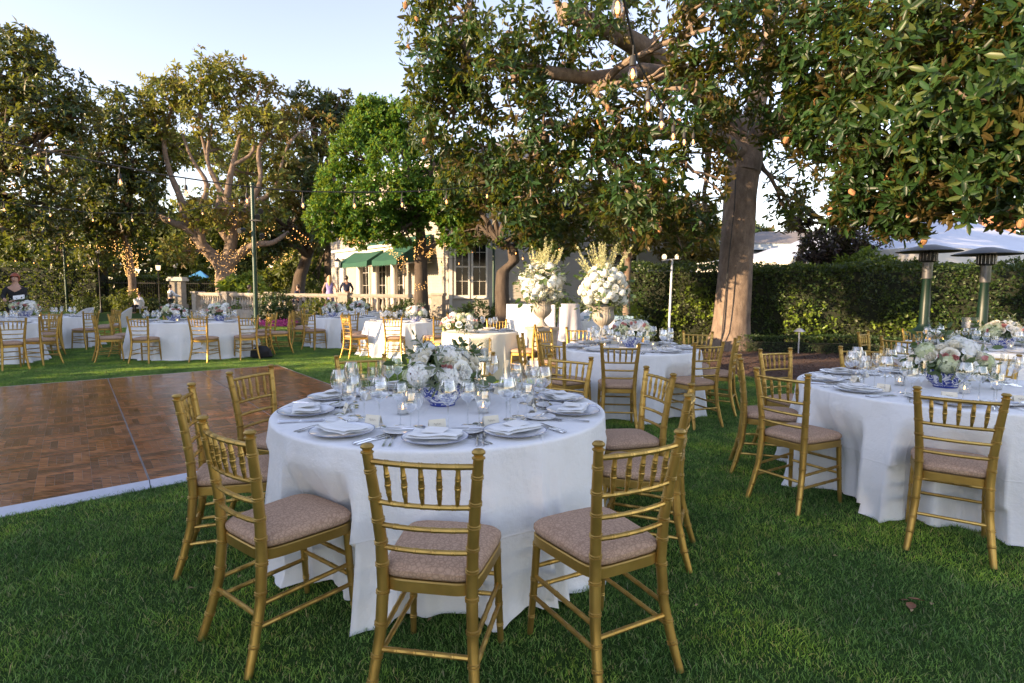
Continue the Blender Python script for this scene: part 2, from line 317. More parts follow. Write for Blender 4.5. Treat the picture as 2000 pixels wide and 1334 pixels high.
# ------------------------------------------------------------------ fast meshes and foliage
def tri_mesh(name,V,F,mats,smooth=False):
    V=np.ascontiguousarray(V,np.float32); F=np.ascontiguousarray(F,np.int32); k=F.shape[1]
    me=bpy.data.meshes.new(name); me.vertices.add(len(V)); me.vertices.foreach_set('co',V.ravel())
    me.loops.add(F.size); me.loops.foreach_set('vertex_index',F.ravel())
    me.polygons.add(len(F)); me.polygons.foreach_set('loop_start',np.arange(0,F.size,k,dtype=np.int32)); me.polygons.foreach_set('loop_total',np.full(len(F),k,np.int32))
    if smooth: me.polygons.foreach_set('use_smooth',np.ones(len(F),bool))
    for q in (mats if isinstance(mats,(list,tuple)) else [mats]): me.materials.append(q)
    me.update(calc_edges=True); return me
LF_FULL=np.array([(0,0,0),(.30,.42,-.02),(.72,.40,-.05),(1,0,-.16),(.72,-.40,-.05),(.30,-.42,-.02),(.32,0,-.09),(.72,0,-.13)])
LF_FULL_F=np.array([(0,6,1),(0,5,6),(1,6,7),(1,7,2),(5,7,6),(5,4,7),(2,7,3),(4,3,7)])
LF_S=np.array([(0,0,0),(.5,.5,.10),(1,0,-.05),(.5,-.5,.10)]); LF_S_F=np.array([(0,2,1),(0,3,2)])
def unit(a): return a/np.maximum(np.linalg.norm(a,axis=-1,keepdims=True),1e-9)
def leaf_arrays(pts,dirs,n,L,W,seed=0,full=False,ang=(.7,1.6),jit=.03):
    g=np.random.RandomState(seed); N=len(pts); dirs=unit(dirs)
    P=np.repeat(pts,n,0)+g.randn(N*n,3)*jit; D=np.repeat(dirs,n,0)
    a=np.where(np.abs(D[:,2:3])<.9,np.array([[0,0,1.]]),np.array([[1.,0,0]])); u=unit(np.cross(D,a)); v=np.cross(D,u)
    ph=(np.tile(np.arange(n),N)/n*2*np.pi+np.repeat(g.rand(N)*6.28,n)+g.randn(N*n)*.25)[:,None]
    an=(ang[0]+g.rand(N*n)*(ang[1]-ang[0]))[:,None]
    ld=D*np.cos(an)+(u*np.cos(ph)+v*np.sin(ph))*np.sin(an); ld[:,2]-=.12; ld=unit(ld)
    nrm=unit(D-ld*np.sum(D*ld,1,keepdims=True)+g.randn(N*n,3)*.18); nrm=unit(nrm-ld*np.sum(nrm*ld,1,keepdims=True))
    sd_=np.cross(nrm,ld); s=(L*(.5+.75*g.rand(N*n)))[:,None]
    T,F=(LF_FULL,LF_FULL_F) if full else (LF_S,LF_S_F)
    V=P[:,None,:]+ (ld*s)[:,None,:]*T[None,:,0:1]+(sd_*s*W/L*1.0)[:,None,:]*T[None,:,1:2]*1.0+(nrm*s)[:,None,:]*T[None,:,2:3]
    FF=(F[None]+np.arange(N*n)[:,None,None]*len(T)).reshape(-1,3)
    return V.reshape(-1,3),FF
def shell_points(blobs,seed,gap=.42,gscale=1.1,inner=.55,up=.35):
    g=np.random.RandomState(seed); nf=noise_fn(seed+5); PP=[];DD=[];ID=[]
    for k,(c,r,n) in enumerate(blobs):
        c=np.array(c); r=np.array(r if hasattr(r,'__len__') else (r,r,r))
        d=unit(g.randn(n,3)); rad=(inner+(1-inner)*g.rand(n)**.6)[:,None]
        lump=.68+.64*nf(d*2.3+k*3.1)[:,None]
        p=c+d*r*rad*lump
        keep=nf(p*gscale+7)>gap*g.uniform(.75,1.15,n)
        PP.append(p[keep]); dd=unit(d+np.array([0,0,up])+g.randn(n,3)*.45)[keep]; DD.append(dd); ID.append(np.full(keep.sum(),k))
    return np.concatenate(PP),np.concatenate(DD),np.concatenate(ID)
def limb(mb,a,b,r0,r1,rng,bend=.18,sides=7,steps=6):
    a=Vector(a);b=Vector(b); L=(b-a).length; mid=(a+b)/2+Vector((rng.uniform(-1,1),rng.uniform(-1,1),rng.uniform(-.2,1)))*L*bend
    pts=[];rs=[]
    for i in range(steps+1):
        t=i/steps; p=a*(1-t)**2+mid*2*t*(1-t)+b*t*t
        if 0<i<steps: p=p+Vector((rng.uniform(-1,1),rng.uniform(-1,1),rng.uniform(-1,1)))*L*.02
        pts.append(p); rs.append(r0+(r1-r0)*t**.8)
    mb.tube(pts,rs,sides,cap=False); return pts
def trunk_mesh(path,rad,seed,n=20,flare=.5):
    nf=noise_fn(seed); mb=MB(); P=[Vector(p) for p in path]; K=26; pts=[];rr=[]
    for i in range(K+1):
        t=i/K*(len(P)-1); k=min(int(t),len(P)-2); u=t-k
        pts.append(P[k].lerp(P[k+1],u)); rr.append(rad[k]+(rad[k+1]-rad[k])*u)
    v=[];f=[]
    z0=pts[0].z
    for i,(p,r) in enumerate(zip(pts,rr)):
        h=p.z-z0
        for j in range(n):
            a=2*math.pi*j/n; q=r*(1+.16*(nf(np.array([math.cos(a)*1.3+3,math.sin(a)*1.3+3,p.z*.5]))-.5)+.07*(nf(np.array([math.cos(a)*4+3,math.sin(a)*4+3,p.z*1.5]))-.5))
            q*=1+flare*math.exp(-h/(.28*max(1,r*2)))*(1+.35*math.sin(a*5+seed))
            v.append((p.x+q*math.cos(a),p.y+q*math.sin(a),p.z))
    for i in range(K):
        for j in range(n): f.append((i*n+j,i*n+(j+1)%n,(i+1)*n+(j+1)%n,(i+1)*n+j))
    mb.add(v,f); return mb
def make_tree(name,label,trunk,trad,blobs,leaf,barkm,n=7,L=.18,W=.07,full=False,seed=1,gap=.42,gscale=1.1,limbs=True,group=None,lr=.13,twigs=7,clusters=0,flare=.5,inner=.55,forks=None,ang=(.7,1.6),twigr=.02,mains=(),up=.35):
    rng=random.Random(seed); root=empty(name,trunk[0],0,label,'tree',group); o=Vector(trunk[0])
    tp=[tuple(Vector(p)-o) for p in trunk]
    trunk_mesh(tp,trad,seed,flare=flare).obj('trunk',barkm,root)
    bl=[(tuple(Vector(c)-o),r,k) for c,r,k in blobs]; fx=[]
    for mp,r0,r1 in mains:
        Q=[Vector(q)-o for q in mp]; S=[]; 
        for i in range(len(Q)-1):
            a0=Q[max(i-1,0)];a1=Q[i];a2=Q[i+1];a3=Q[min(i+2,len(Q)-1)]
            for t in (0,.25,.5,.75): S.append(.5*((2*a1)+(a2-a0)*t+(2*a0-5*a1+4*a2-a3)*t*t+(3*a1-a0-3*a2+a3)*t**3))
        S.append(Q[-1]); mb=MB(); mb.tube(S,[(r0+(r1-r0)*(k/(len(S)-1))**.8)*rng.uniform(.94,1.06) for k in range(len(S))],14); mb.obj('limb',barkm,root); fx+=Q[1:]
    P,D,ID=shell_points(bl,seed,gap,gscale,inner,up)
    if limbs:
        fk=fx or [Vector(p)-o for p in (forks or [trunk[-1]])]
        for k,(c,r,m) in enumerate(bl):
            rm=max(r) if hasattr(r,'__len__') else r; f0=min(fk,key=lambda q:(q-Vector(c)).length)
            mb=MB(); d=(Vector(c)-f0).length; r0=min(trad[-1]*.8,lr*(.5+.06*d))
            pts=limb(mb,f0-Vector((0,0,.2)),c,r0,r0*.35,rng,.16,8,8)
            idx=np.where(ID==k)[0]
            if len(idx):
                for q in rng.sample(list(idx),min(twigs,len(idx))):
                    s=pts[rng.randint(4,len(pts)-1)]; limb(mb,s,P[q],r0*.32,twigr*.5,rng,.15,5,5)
            mb.obj('branch',barkm,root)
    if clusters:
        dist=np.linalg.norm(P+np.array(o)-np.array([0,0,1.4]),axis=1); Pw=P+np.array(o)
        inview=(np.abs(Pw[:,0]/np.maximum(Pw[:,1],.1))<.92)&((Pw[:,2]-1.4)/Pw[:,1]<.55)
        order=np.argsort(dist+np.where(inview,0,100)); near=order[:clusters]; rest=order[clusters:]
        base=[]
        for q in range(6):
            V,F=leaf_arrays(np.zeros((1,3)),np.array([[0,0,1.]]),n+1,L,W,seed*9+q,True,ang,.012); base.append(tri_mesh('leaf_cluster',V,F,leaf))
        for i,q in enumerate(near):
            rot=Vector(D[q]).to_track_quat('Z','Y').to_euler(); link('leaf_cluster',base[i%6],root,tuple(P[q]),tuple(rot),rng.uniform(.9,1.2))
        P=P[rest];D=D[rest]
    V,F=leaf_arrays(P,D,n,L,W,seed,full,ang)
    o_=link('crown',tri_mesh('crown',V,F,leaf),root); o_['kind']='stuff'
    return root,P
# ------------------------------------------------------------------ ground
def sheet(name,poly,z,mat,kind='structure',th=0):
    mb=MB(); v=[(x,y,z) for x,y in poly]; n=len(v)
    if th:
        v+= [(x,y,z-th) for x,y in poly]; f=[tuple(range(n))]+[(i,n+i,n+(i+1)%n,(i+1)%n) for i in range(n)]
    else: f=[tuple(range(n))]
    o=mb.add(v,f).obj(name,mat,smooth=False); return tag(o,kind=kind)
g=bpy.data.meshes.new('lawn'); sheet('lawn',[(-400,-60),(400,-60),(400,600),(-400,600)],0,M['lawn'])
def grass():
    rs=np.random.RandomState(3); N=11000; x=rs.rand(N)-.5; y=rs.rand(N)-.5; h=.009+.020*rs.rand(N)**1.4; h*=.75+.5*noise_fn(8)(np.stack([x*5+9,y*5+9,x*0],1)); a=rs.rand(N)*6.28; w_=.0010+.0012*rs.rand(N)
    bx=rs.randn(N)*.55*h; by=rs.randn(N)*.55*h; ca,sa=np.cos(a)*w_,np.sin(a)*w_; z=np.zeros(N)
    V=np.stack([np.stack([x-ca,y-sa,z],1),np.stack([x+ca,y+sa,z],1),np.stack([x+ca*.8+bx*.45,y+sa*.8+by*.45,h*.6],1),np.stack([x-ca*.8+bx*.45,y-sa*.8+by*.45,h*.6],1),np.stack([x+bx*1.3,y+by*1.3,h],1)],1).reshape(-1,3)
    b=np.arange(N)[:,None]*5; F=np.concatenate([b+np.array([[0,1,2]]),b+np.array([[0,2,3]]),b+np.array([[3,2,4]])])
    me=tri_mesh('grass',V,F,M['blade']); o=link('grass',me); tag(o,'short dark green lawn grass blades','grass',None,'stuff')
    ng=bpy.data.node_groups.new('grass tiles','GeometryNodeTree'); ng.interface.new_socket('Geometry',in_out='INPUT',socket_type='NodeSocketGeometry'); ng.interface.new_socket('Geometry',in_out='OUTPUT',socket_type='NodeSocketGeometry')
    nn=ng.nodes; gi=nn.new('NodeGroupInput'); go=nn.new('NodeGroupOutput'); gr=nn.new('GeometryNodeMeshGrid')
    NX,NY=37,29
    gr.inputs['Size X'].default_value=NX-1; gr.inputs['Size Y'].default_value=NY-1; gr.inputs['Vertices X'].default_value=NX; gr.inputs['Vertices Y'].default_value=NY
    tr=nn.new('GeometryNodeTransform'); tr.inputs['Translation'].default_value=(0,1.5+(NY-1)/2,0)
    iop=nn.new('GeometryNodeInstanceOnPoints'); rv=nn.new('FunctionNodeRandomValue'); rv.data_type='INT'
    rv.inputs[4].default_value=0; rv.inputs[5].default_value=3
    mu=nn.new('ShaderNodeMath'); mu.operation='MULTIPLY'; mu.inputs[1].default_value=math.pi/2
    cx=nn.new('ShaderNodeCombineXYZ')
    # keep only tiles inside the camera-side wedge of lawn
    ps=nn.new('GeometryNodeInputPosition'); sx=nn.new('ShaderNodeSeparateXYZ'); ab=nn.new('ShaderNodeMath'); ab.operation='ABSOLUTE'
    ml=nn.new('ShaderNodeMath'); ml.operation='MULTIPLY_ADD'; ml.inputs[1].default_value=1.05; ml.inputs[2].default_value=1.8
    cp=nn.new('FunctionNodeCompare'); cp.data_type='FLOAT'; cp.operation='LESS_THAN'
    L=ng.links.new
    L(ps.outputs[0],sx.inputs[0]); L(sx.outputs[0],ab.inputs[0]); L(sx.outputs[1],ml.inputs[0]); L(ab.outputs[0],cp.inputs[0]); L(ml.outputs[0],cp.inputs[1])
    L(gr.outputs[0],tr.inputs[0]); L(tr.outputs[0],iop.inputs['Points']); L(gi.outputs[0],iop.inputs['Instance']); L(cp.outputs[0],iop.inputs['Selection'])
    L([q for q in rv.outputs if q.type=='INT'][0],mu.inputs[0]); L(mu.outputs[0],cx.inputs[2]); L(cx.outputs[0],iop.inputs['Rotation']); L(iop.outputs[0],go.inputs[0])
    md=o.modifiers.new('tiles','NODES'); md.node_group=ng
grass()
# clover and fallen leaves
def lawn_bits():
    mb=MB(); rng=random.Random(5)
    o=empty('fallen_leaf',(1.840,2.510,0.000),.5,'curled brown dead leaf on the lawn at the lower right','leaf')
    V,F=leaf_arrays(np.zeros((1,3)),np.array([[0,.2,1.]]),3,.09,.05,4,True,(1.2,1.6),.01); m=simple('dead leaf',(.24,.10,.05),.7,0,.3,30)
    link('leaf_blade',tri_mesh('leaf_blade',V,F,m),o,(0,0,.035))
    g=np.random.RandomState(12); N=260; y=g.uniform(2.3,15,N); x=g.uniform(-1,1,N)*y*.9; P=np.stack([x,y,np.full(N,.034)],1); V,F=leaf_arrays(P,np.tile([[0,.1,1.]],(N,1)),1,.035,.016,6,False,(1.2,1.6),.004)
    tag(link('leaf_litter',tri_mesh('leaf_litter',V,F,simple('dry leaf litter',(.30,.22,.10),.8,0,.4,30))),'small dry leaves scattered over the lawn','leaf litter',None,'stuff')
lawn_bits()
# mulch bed and paths
bed=[(3.0,13.2),(3.2,11.4),(3.7,10.1),(4.5,9.0),(5.6,8.7),(6.6,9.3),(7.8,10.2),(10.5,11.0),(13,11.2),(13,13.2),(9,14.2),(3.6,15.4)]
def mound():
    mb=MB(); c=(7,12); v=[];f=[];n=len(bed); K=5; nf=noise_fn(2); B=[]
    for i in range(n):
        for t in (0,.34,.67): a,b=bed[i],bed[(i+1)%n]; B.append((a[0]+(b[0]-a[0])*t,a[1]+(b[1]-a[1])*t))
    n=len(B)
    for k in range(K+1):
        s=1-k/K*.75
        for p in B: v.append((c[0]+(p[0]-c[0])*s,c[1]+(p[1]-c[1])*s,.0+(.11*min(1,k*.6)+.05*float(nf(np.array([p[0]*2*s,p[1]*2*s,1]))) if k else -.01)))
    for k in range(K):
        for i in range(n): f.append((k*n+i,k*n+(i+1)%n,(k+1)*n+(i+1)%n,(k+1)*n+i))
    f.append(tuple(K*n+i for i in range(n)))
    tag(mb.add(v,f).obj('mulch_bed',M['mulch']),kind='structure')
    rs=np.random.RandomState(4); N=9000; p=np.stack([rs.uniform(3.2,9.5,N),rs.uniform(8.9,13.0,N),np.full(N,.13)],1)
    ins=[]
    for q in p:
        x,y=q[0],q[1]; k=False; j=len(bed)-1
        for i in range(len(bed)):
            if (bed[i][1]>y)!=(bed[j][1]>y) and x<(bed[j][0]-bed[i][0])*(y-bed[i][1])/(bed[j][1]-bed[i][1])+bed[i][0]: k=not k
            j=i
        ins.append(k)
    p=p[np.array(ins)]; V,F=leaf_arrays(p,np.tile([[0,0,1.]],(len(p),1)),1,.05,.02,5,False,(1.2,1.9))
    tag(link('mulch_chips',tri_mesh('mulch_chips',V,F,simple('mulch chip',(.11,.055,.034),.9,0,.4,40))),'loose red brown bark chips under the magnolia','mulch',None,'stuff')
mound()
sheet('garden_path',[(-16,21.9),(-4,23.4),(-4,24.6),(-16,23.3)],.012,M['brickpath'])
# ------------------------------------------------------------------ dance floor
def dance_floor():
    u=Vector((math.cos(R(42.3)),math.sin(R(42.3)),0)); v=Vector((.611,-.791,0)); C=Vector((-4.4,10.6,0))
    U,Vv=1.31,1.21; root=empty('dance_floor',(C.x,C.y,0),0,'portable parquet dance floor of brown wood panels laid on the lawn','dance floor')
    Mx=Matrix(((u.x,v.x,0,0),(u.y,v.y,0,0),(0,0,1,0),(0,0,0,1)))
    def smesh(kind):
        mb=MB(); a=.3238; b=.3002; n=6; rng=random.Random(kind); w_=(b if kind%2 else a)/n; hl=(a if kind%2 else b)/2; tot=w_*n
        for i in range(n):
            x0=i*w_-tot/2+.0006; x1=(i+1)*w_-tot/2-.0006; z=.044+rng.uniform(0,.0006)
            q=[(x0,-hl,.036),(x1,-hl,.036),(x1,hl,.036),(x0,hl,.036),(x0,-hl,z),(x1,-hl,z),(x1,hl,z),(x0,hl,z)]
            if kind%2: q=[(y,x,zz) for x,y,zz in q]; fc=[(4,7,6,5),(0,4,5,1),(1,5,6,2),(2,6,7,3),(3,7,4,0)]
            else: fc=[(4,5,6,7),(0,1,5,4),(1,2,6,5),(2,3,7,6),(3,0,4,7)]
            mb.add([tuple(Mx@Vector(p)) for p in q],fc)
        return mb.mesh('parquet_square',M['wood'],False)
    T=[smesh(k) for k in range(4)]
    pm=MB(); x,y=U/2-.001,Vv/2-.001
    pm.box((-x,-y,.0),(x,y,.0425),0,Mx.copy()); pmesh=pm.mesh('floor_panel',M['joint'],False)
    rng=random.Random(2)
    for i in range(6):
        for j in range(5):
            c=u*(-(i+.5)*U)+v*((j+.5)*Vv)
            w_=C+c
            if w_.y<1.0 or w_.x/w_.y<-1.35: continue
            p=link('floor_panel',pmesh,root,tuple(c))
            nx,ny=4,4; sx=(U-.012)/nx; sy=(Vv-.005)/ny
            for a in range(nx):
                for b in range(ny):
                    d=u*((a-1.5)*sx)+v*((b-1.5)*sy); q=link('parquet_square',T[(a+b)%2+2*rng.randint(0,1)],p,tuple(d))
                    q.scale=(1,1,1)
    e=MB()
    def ramp(a,b,out,mw=.075):
        L_=(b-a).normalized(); v0=[a,b,b+out*mw,a+out*mw]
        e.add([(p.x,p.y,z) for p,z in zip(v0,(.046,.046,.006,.006))]+[(p.x,p.y,0) for p in v0],[(0,3,2,1),(0,1,5,4),(2,3,7,6)])
    A=Vector((0,0,0)); Bn=v*(5*Vv); Lf=u*(-6*U)
    on=(-u.cross(Vector((0,0,1)))).normalized()
    for i in range(6):
        for base,out in ((A,-v),(Bn,v)):
            e=MB(); ramp(base+u*(-i*U-.003),base+u*(-(i+1)*U+.003),out); e.obj('edge_ramp',M['white_alu'],root,smooth=False)
    for j in range(5):
        e=MB(); ramp(v*(j*Vv+.003),v*((j+1)*Vv-.003),u); e.obj('edge_ramp',M['white_alu'],root,smooth=False)
M['white_alu']=simple('white painted aluminium',(.58,.60,.66),.45,.3,.06,20)
dance_floor()
# ------------------------------------------------------------------ hedges
def hedge(name,label,a,b,th,h,n,leaf=None,L=.07,seed=1,cat='hedge',z0=0,amp=.12,bright=0,lumps=None):
    leaf=leaf or M['hedge']; a=np.array([*a,0.]); b=np.array([*b,0.]); d=b-a; Ln=np.linalg.norm(d); d/=Ln; nr=np.array([d[1],-d[0],0])
    root=empty(name,(float(a[0]),float(a[1]),0),math.atan2(d[1],d[0]),label,cat)
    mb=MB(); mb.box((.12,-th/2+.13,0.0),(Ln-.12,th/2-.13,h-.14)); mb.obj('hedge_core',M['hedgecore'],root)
    g=np.random.RandomState(seed); nf=noise_fn(seed); A=[Ln*h*1.0,Ln*th,th*h*1.0]; pr=np.array([A[0],A[1]*1.2,A[2]*.9,A[0]*.35]); pr/=pr.sum(); side=g.choice(4,n,p=pr)
    x=g.rand(n)*Ln; z=g.rand(n)*h; y=(g.rand(n)-.5)*th; D=np.zeros((n,3))
    for k in range(4):
        m=side==k
        if k==0: y[m]=-th/2; D[m]=(0,-1,.25)
        if k==3: y[m]=th/2; D[m]=(0,1,.25)
        if k==1: z[m]=h; D[m]=(0,0,1)
        if k==2: e=g.rand(n)<.5; x[m&e]=0; x[m&~e]=Ln; D[m&e]=(-1,0,.2); D[m&~e]=(1,0,.2)
    P=np.stack([x,y,z],1); bu=(nf(P*1.6+3)-.5)*amp*2+(nf(P*6)-.5)*amp*.9; P+=D*bu[:,None]; P[:,2]=np.maximum(P[:,2],.02); D=D+g.randn(n,3)*.6
    V,F=leaf_arrays(P,D,3,L,L*.6,seed,False,(.3,1.3),L*.35)
    o=link('hedge_foliage',tri_mesh('hedge_foliage',V,F,leaf),root); o['kind']='stuff'
    if bright:
        k=int(bright*.6); c=np.array(lumps); idx=g.randint(0,len(c),k); Q=c[idx]+g.randn(k,3)*np.array([.25,.05,.22]); Q[:,2]=np.clip(Q[:,2],.1,h)
        V,F=leaf_arrays(Q,np.tile([[0,-1,.4]],(k,1))+g.randn(k,3)*.5,5,L*1.3,L*.75,seed+1,False,(.5,1.4),.03)
        o=link('sunlit_patches',tri_mesh('sunlit_patches',V,F,M['hedge_bright']),root); o['kind']='stuff'  # yellow leaves stand in for patches of sun on the hedge face
    return root
hedge('clipped_hedge','tall dark clipped hedge running behind the magnolia trunk and patio heaters',(2.9,15.3),(15.5,12.0),1.2,2.12,15000,seed=4,L=.075,amp=.16,bright=330,lumps=[(2.1,-.72,1.45),(2.2,-.72,1.0),(4.3,-.72,.9),(4.6,-.72,.55),(6.3,-.72,.7),(6.6,-.72,1.0),(1.3,-.72,.8)])
hedge('box_hedge','low clipped green box hedge along the back of the mulch bed',(5.3,13.15),(13.5,11.45),.6,.48,7000,M['boxwood'],.035,6,amp=.05)
hedge('garden_hedge','tall dark green hedge behind the red-haired woman at the far left',(-48,37),(-27.5,38.5),1.6,3.0,6500,L=.16,seed=8,amp=.2)
hedge('ivy_hedge','dark ivy covered hedge behind the row of box balls at the far left',(-27.2,39.5),(-20.3,40.5),1.0,2.3,3500,L=.15,seed=9,amp=.25)
hedge('far_hedge','low dark hedge in the distance behind the blue canopy',(-26,58),(-12,58),1.5,2.6,2500,L=.2,seed=10)
for i,px in enumerate((170,205,250,297,325)):
    x=(px-1000)/1111*37.5; root=empty('boxwood_ball',(x,37.5,0),0,['leftmost boxwood ball at the foot of the far ivy hedge','second boxwood ball from the left below the far ivy hedge','boxwood ball beside the thin lit trunk at the far left','fourth boxwood ball from the left below the far ivy hedge','rightmost boxwood ball below the far ivy hedge near the cream pillar'][i],'shrub','clipped boxwood balls at the back of the lawn')
    P,D,_=shell_points([((0,0,.42),(.62,.6,.5),900)],20+i,.1,1,.9); V,F=leaf_arrays(P,D,3,.09,.05,i); f=link('foliage',tri_mesh('foliage',V,F,M['boxwood']),root); f['kind']='stuff'
    mb=MB(); mb.tube([(0,0,0),(0,0,.25)],.05,6); mb.obj('stem',M['bark_dark'],root)
# ------------------------------------------------------------------ trees
def far_woods():
    g=np.random.RandomState(77); N=9000; x=g.uniform(-95,90,N); h=7.5+3.5*noise_fn(5)(np.stack([x*.06+30,x*0,x*0],1))+1.5*noise_fn(6)(np.stack([x*.3+40,x*0,x*0],1)); z=h*g.rand(N)**.75; y=72+g.uniform(-3,3,N)+x*x*-.001
    P=np.stack([x,y,z],1); D=np.tile([[0,-1.,.5]],(N,1))+g.randn(N,3)*.6; V,F=leaf_arrays(P,D,5,1.1,.6,3,False,(.4,1.5),.3)
    o=link('far_woods',tri_mesh('far_woods',V,F,M['magn_dark'])); tag(o,'dark mass of distant trees closing the garden behind the hedges','woods',None,'stuff')
far_woods()
make_tree('magnolia_tree','large magnolia with a thick pinkish grey trunk spreading over the right side',[(5.15,13.50,0),(5.21,13.50,0.57),(5.26,13.50,2.49),(5.28,13.50,3.67),(5.35,13.50,4.49),(5.38,13.50,4.95)],[0.52, 0.41, 0.38, 0.36, 0.37, 0.28],[((-1.19,11.00,6.46),(0.84,0.84,0.84),227),
 ((-1.40,11.00,5.46),(0.64,0.64,0.64),210),
 ((-1.16,11.30,4.75),(0.81,0.81,0.81),227),
 ((-0.58,11.50,3.87),(0.72,0.72,0.72),157),
 ((-0.10,10.50,6.05),(0.85,0.85,0.85),210),
 ((-0.15,10.50,5.09),(0.76,0.76,0.76),175),
 ((0.49,10.50,4.28),(0.76,0.76,0.76),192),
 ((0.21,11.00,3.24),(0.69,0.69,0.69),192),
 ((0.78,11.50,2.76),(0.57,0.57,0.57),140),
 ((0.94,11.50,5.91),(0.93,0.93,0.93),122),
 ((1.33,10.00,5.99),(0.72,0.72,0.72),140),
 ((1.41,10.50,3.65),(0.85,0.85,0.85),210),
 ((1.86,10.00,4.39),(0.68,0.68,0.68),140),
 ((1.83,12.00,3.03),(0.81,0.81,0.81),140),
 ((2.22,9.60,2.99),(0.73,0.73,0.73),210),
 ((2.96,12.50,6.91),(1.01,1.01,1.01),105),
 ((2.98,9.60,3.44),(0.65,0.65,0.65),192),
 ((2.89,9.40,4.60),(0.68,0.68,0.68),175),
 ((3.05,9.20,5.53),(0.70,0.70,0.70),210),
 ((3.03,10.00,2.66),(0.50,0.50,0.50),105),
 ((4.48,13.20,2.82),(0.24,0.24,0.24),8),
 ((4.35,10.40,5.89),(0.84,0.84,0.84),192),
 ((4.38,9.60,4.58),(0.73,0.73,0.73),192),
 ((4.70,9.00,5.21),(0.81,0.81,0.81),262),
 ((4.90,9.00,4.07),(0.73,0.73,0.73),227),
 ((6.44,13.00,4.26),(0.70,0.70,0.70),70),
 ((6.36,13.50,3.43),(0.49,0.49,0.49),52),
 ((5.01,8.00,4.72),(0.76,0.76,0.76),297),
 ((5.20,8.00,3.77),(0.72,0.72,0.72),280),
 ((5.20,8.40,3.10),(0.57,0.57,0.57),210),
 ((5.67,8.40,2.66),(0.45,0.45,0.45),157),
 ((5.16,8.80,2.73),(0.36,0.36,0.36),87),
 ((5.52,7.40,4.77),(0.73,0.73,0.73),280),
 ((5.54,7.20,3.84),(0.71,0.71,0.71),297),
 ((5.55,7.40,3.09),(0.63,0.63,0.63),262),
 ((6.08,7.20,3.34),(0.58,0.58,0.58),227),
 ((6.39,7.60,2.73),(0.41,0.41,0.41),122),
 ((6.16,7.20,4.38),(0.65,0.65,0.65),210),
 ((7.09,7.50,3.80),(0.74,0.74,0.74),175),
 ((6.22,8.20,2.66),(0.22,0.22,0.22),35),
 ((-0.89,11.00,7.36),(0.89,0.89,0.89),105),
 ((0.42,11.00,7.44),(0.99,0.99,0.99),105),
 ((2.12,11.00,7.52),(1.09,1.09,1.09),122),
 ((3.46,10.00,6.95),(0.99,0.99,0.99),122),
 ((4.91,9.50,6.67),(1.03,1.03,1.03),140),
 ((5.85,8.50,6.17),(0.92,0.92,0.92),140),
 ((5.59,13.00,9.45),(1.87,1.87,1.87),140),
 ((3.04,14.00,10.42),(2.02,2.02,2.02),122)],M['magn'],M['bark'],n=8,L=0.158,W=0.06,full=True,seed=11,gap=0.31,gscale=0.9,lr=0.13,twigs=6,clusters=290,flare=0.42,mains=[([(5.33,13.50,4.26),(5.36,13.50,4.95),(4.68,13.30,5.53),(3.68,12.70,6.04),(2.74,12.00,6.29),(1.89,11.30,6.39),(0.85,10.50,6.39)],.40,.15),([(5.33,13.50,4.26),(5.50,13.50,5.01),(5.95,13.00,5.17),(6.27,12.30,5.07),(6.44,11.10,4.50),(6.20,9.50,3.73)],.36,.12),([(5.43,13.50,4.72),(5.57,13.50,5.75),(5.65,13.20,6.76),(5.58,12.90,8.13)],.30,.14),([(5.37,13.50,4.61),(4.26,12.70,4.84),(2.95,11.90,4.70),(1.61,11.30,4.51),(0.60,10.90,4.58)],.24,.08),([(4.68,13.30,5.53),(2.83,11.50,5.71),(1.44,10.80,5.36),(0.03,10.50,5.44),(-0.92,11.00,5.73)],.2,.07),([(5.81,13.20,5.15),(5.77,11.00,5.41),(5.96,9.50,5.17),(5.78,8.00,4.64),(6.28,7.50,4.12)],.22,.08),([(6.27,12.30,5.07),(6.79,11.00,4.00),(6.54,9.50,3.56),(6.13,8.00,3.36)],.15,.06)],twigr=0.025,up=0.1)
make_tree('magnolia_tree','dark magnolia filling the upper left edge behind the string lights',[(-28.15,28.00,0),(-27.80,28.00,3.42),(-26.71,28.00,5.86)],[0.5, 0.42, 0.4],[((-24.25,28.00,11.59),(1.89,1.89,1.89),330),
 ((-22.36,28.00,10.87),(1.76,1.76,1.76),300),
 ((-23.36,27.00,8.71),(2.19,2.19,2.19),330),
 ((-21.53,27.00,7.78),(1.82,1.82,1.82),300),
 ((-27.30,28.00,10.20),(3.28,3.00,3.28),300),
 ((-24.06,27.00,5.93),(1.82,1.82,1.82),220),
 ((-23.03,28.00,5.35),(1.51,1.51,1.51),200),
 ((-27.65,28.00,6.36),(2.52,2.52,2.52),200),
 ((-23.06,28.00,12.76),(1.13,1.13,1.13),140),
 ((-20.98,28.00,9.68),(1.01,1.01,1.01),130)],M['magn_dark'],M['bark_dark'],n=6,L=0.34,W=0.13,seed=21,gap=0.36,gscale=0.5,lr=0.5,twigs=8)
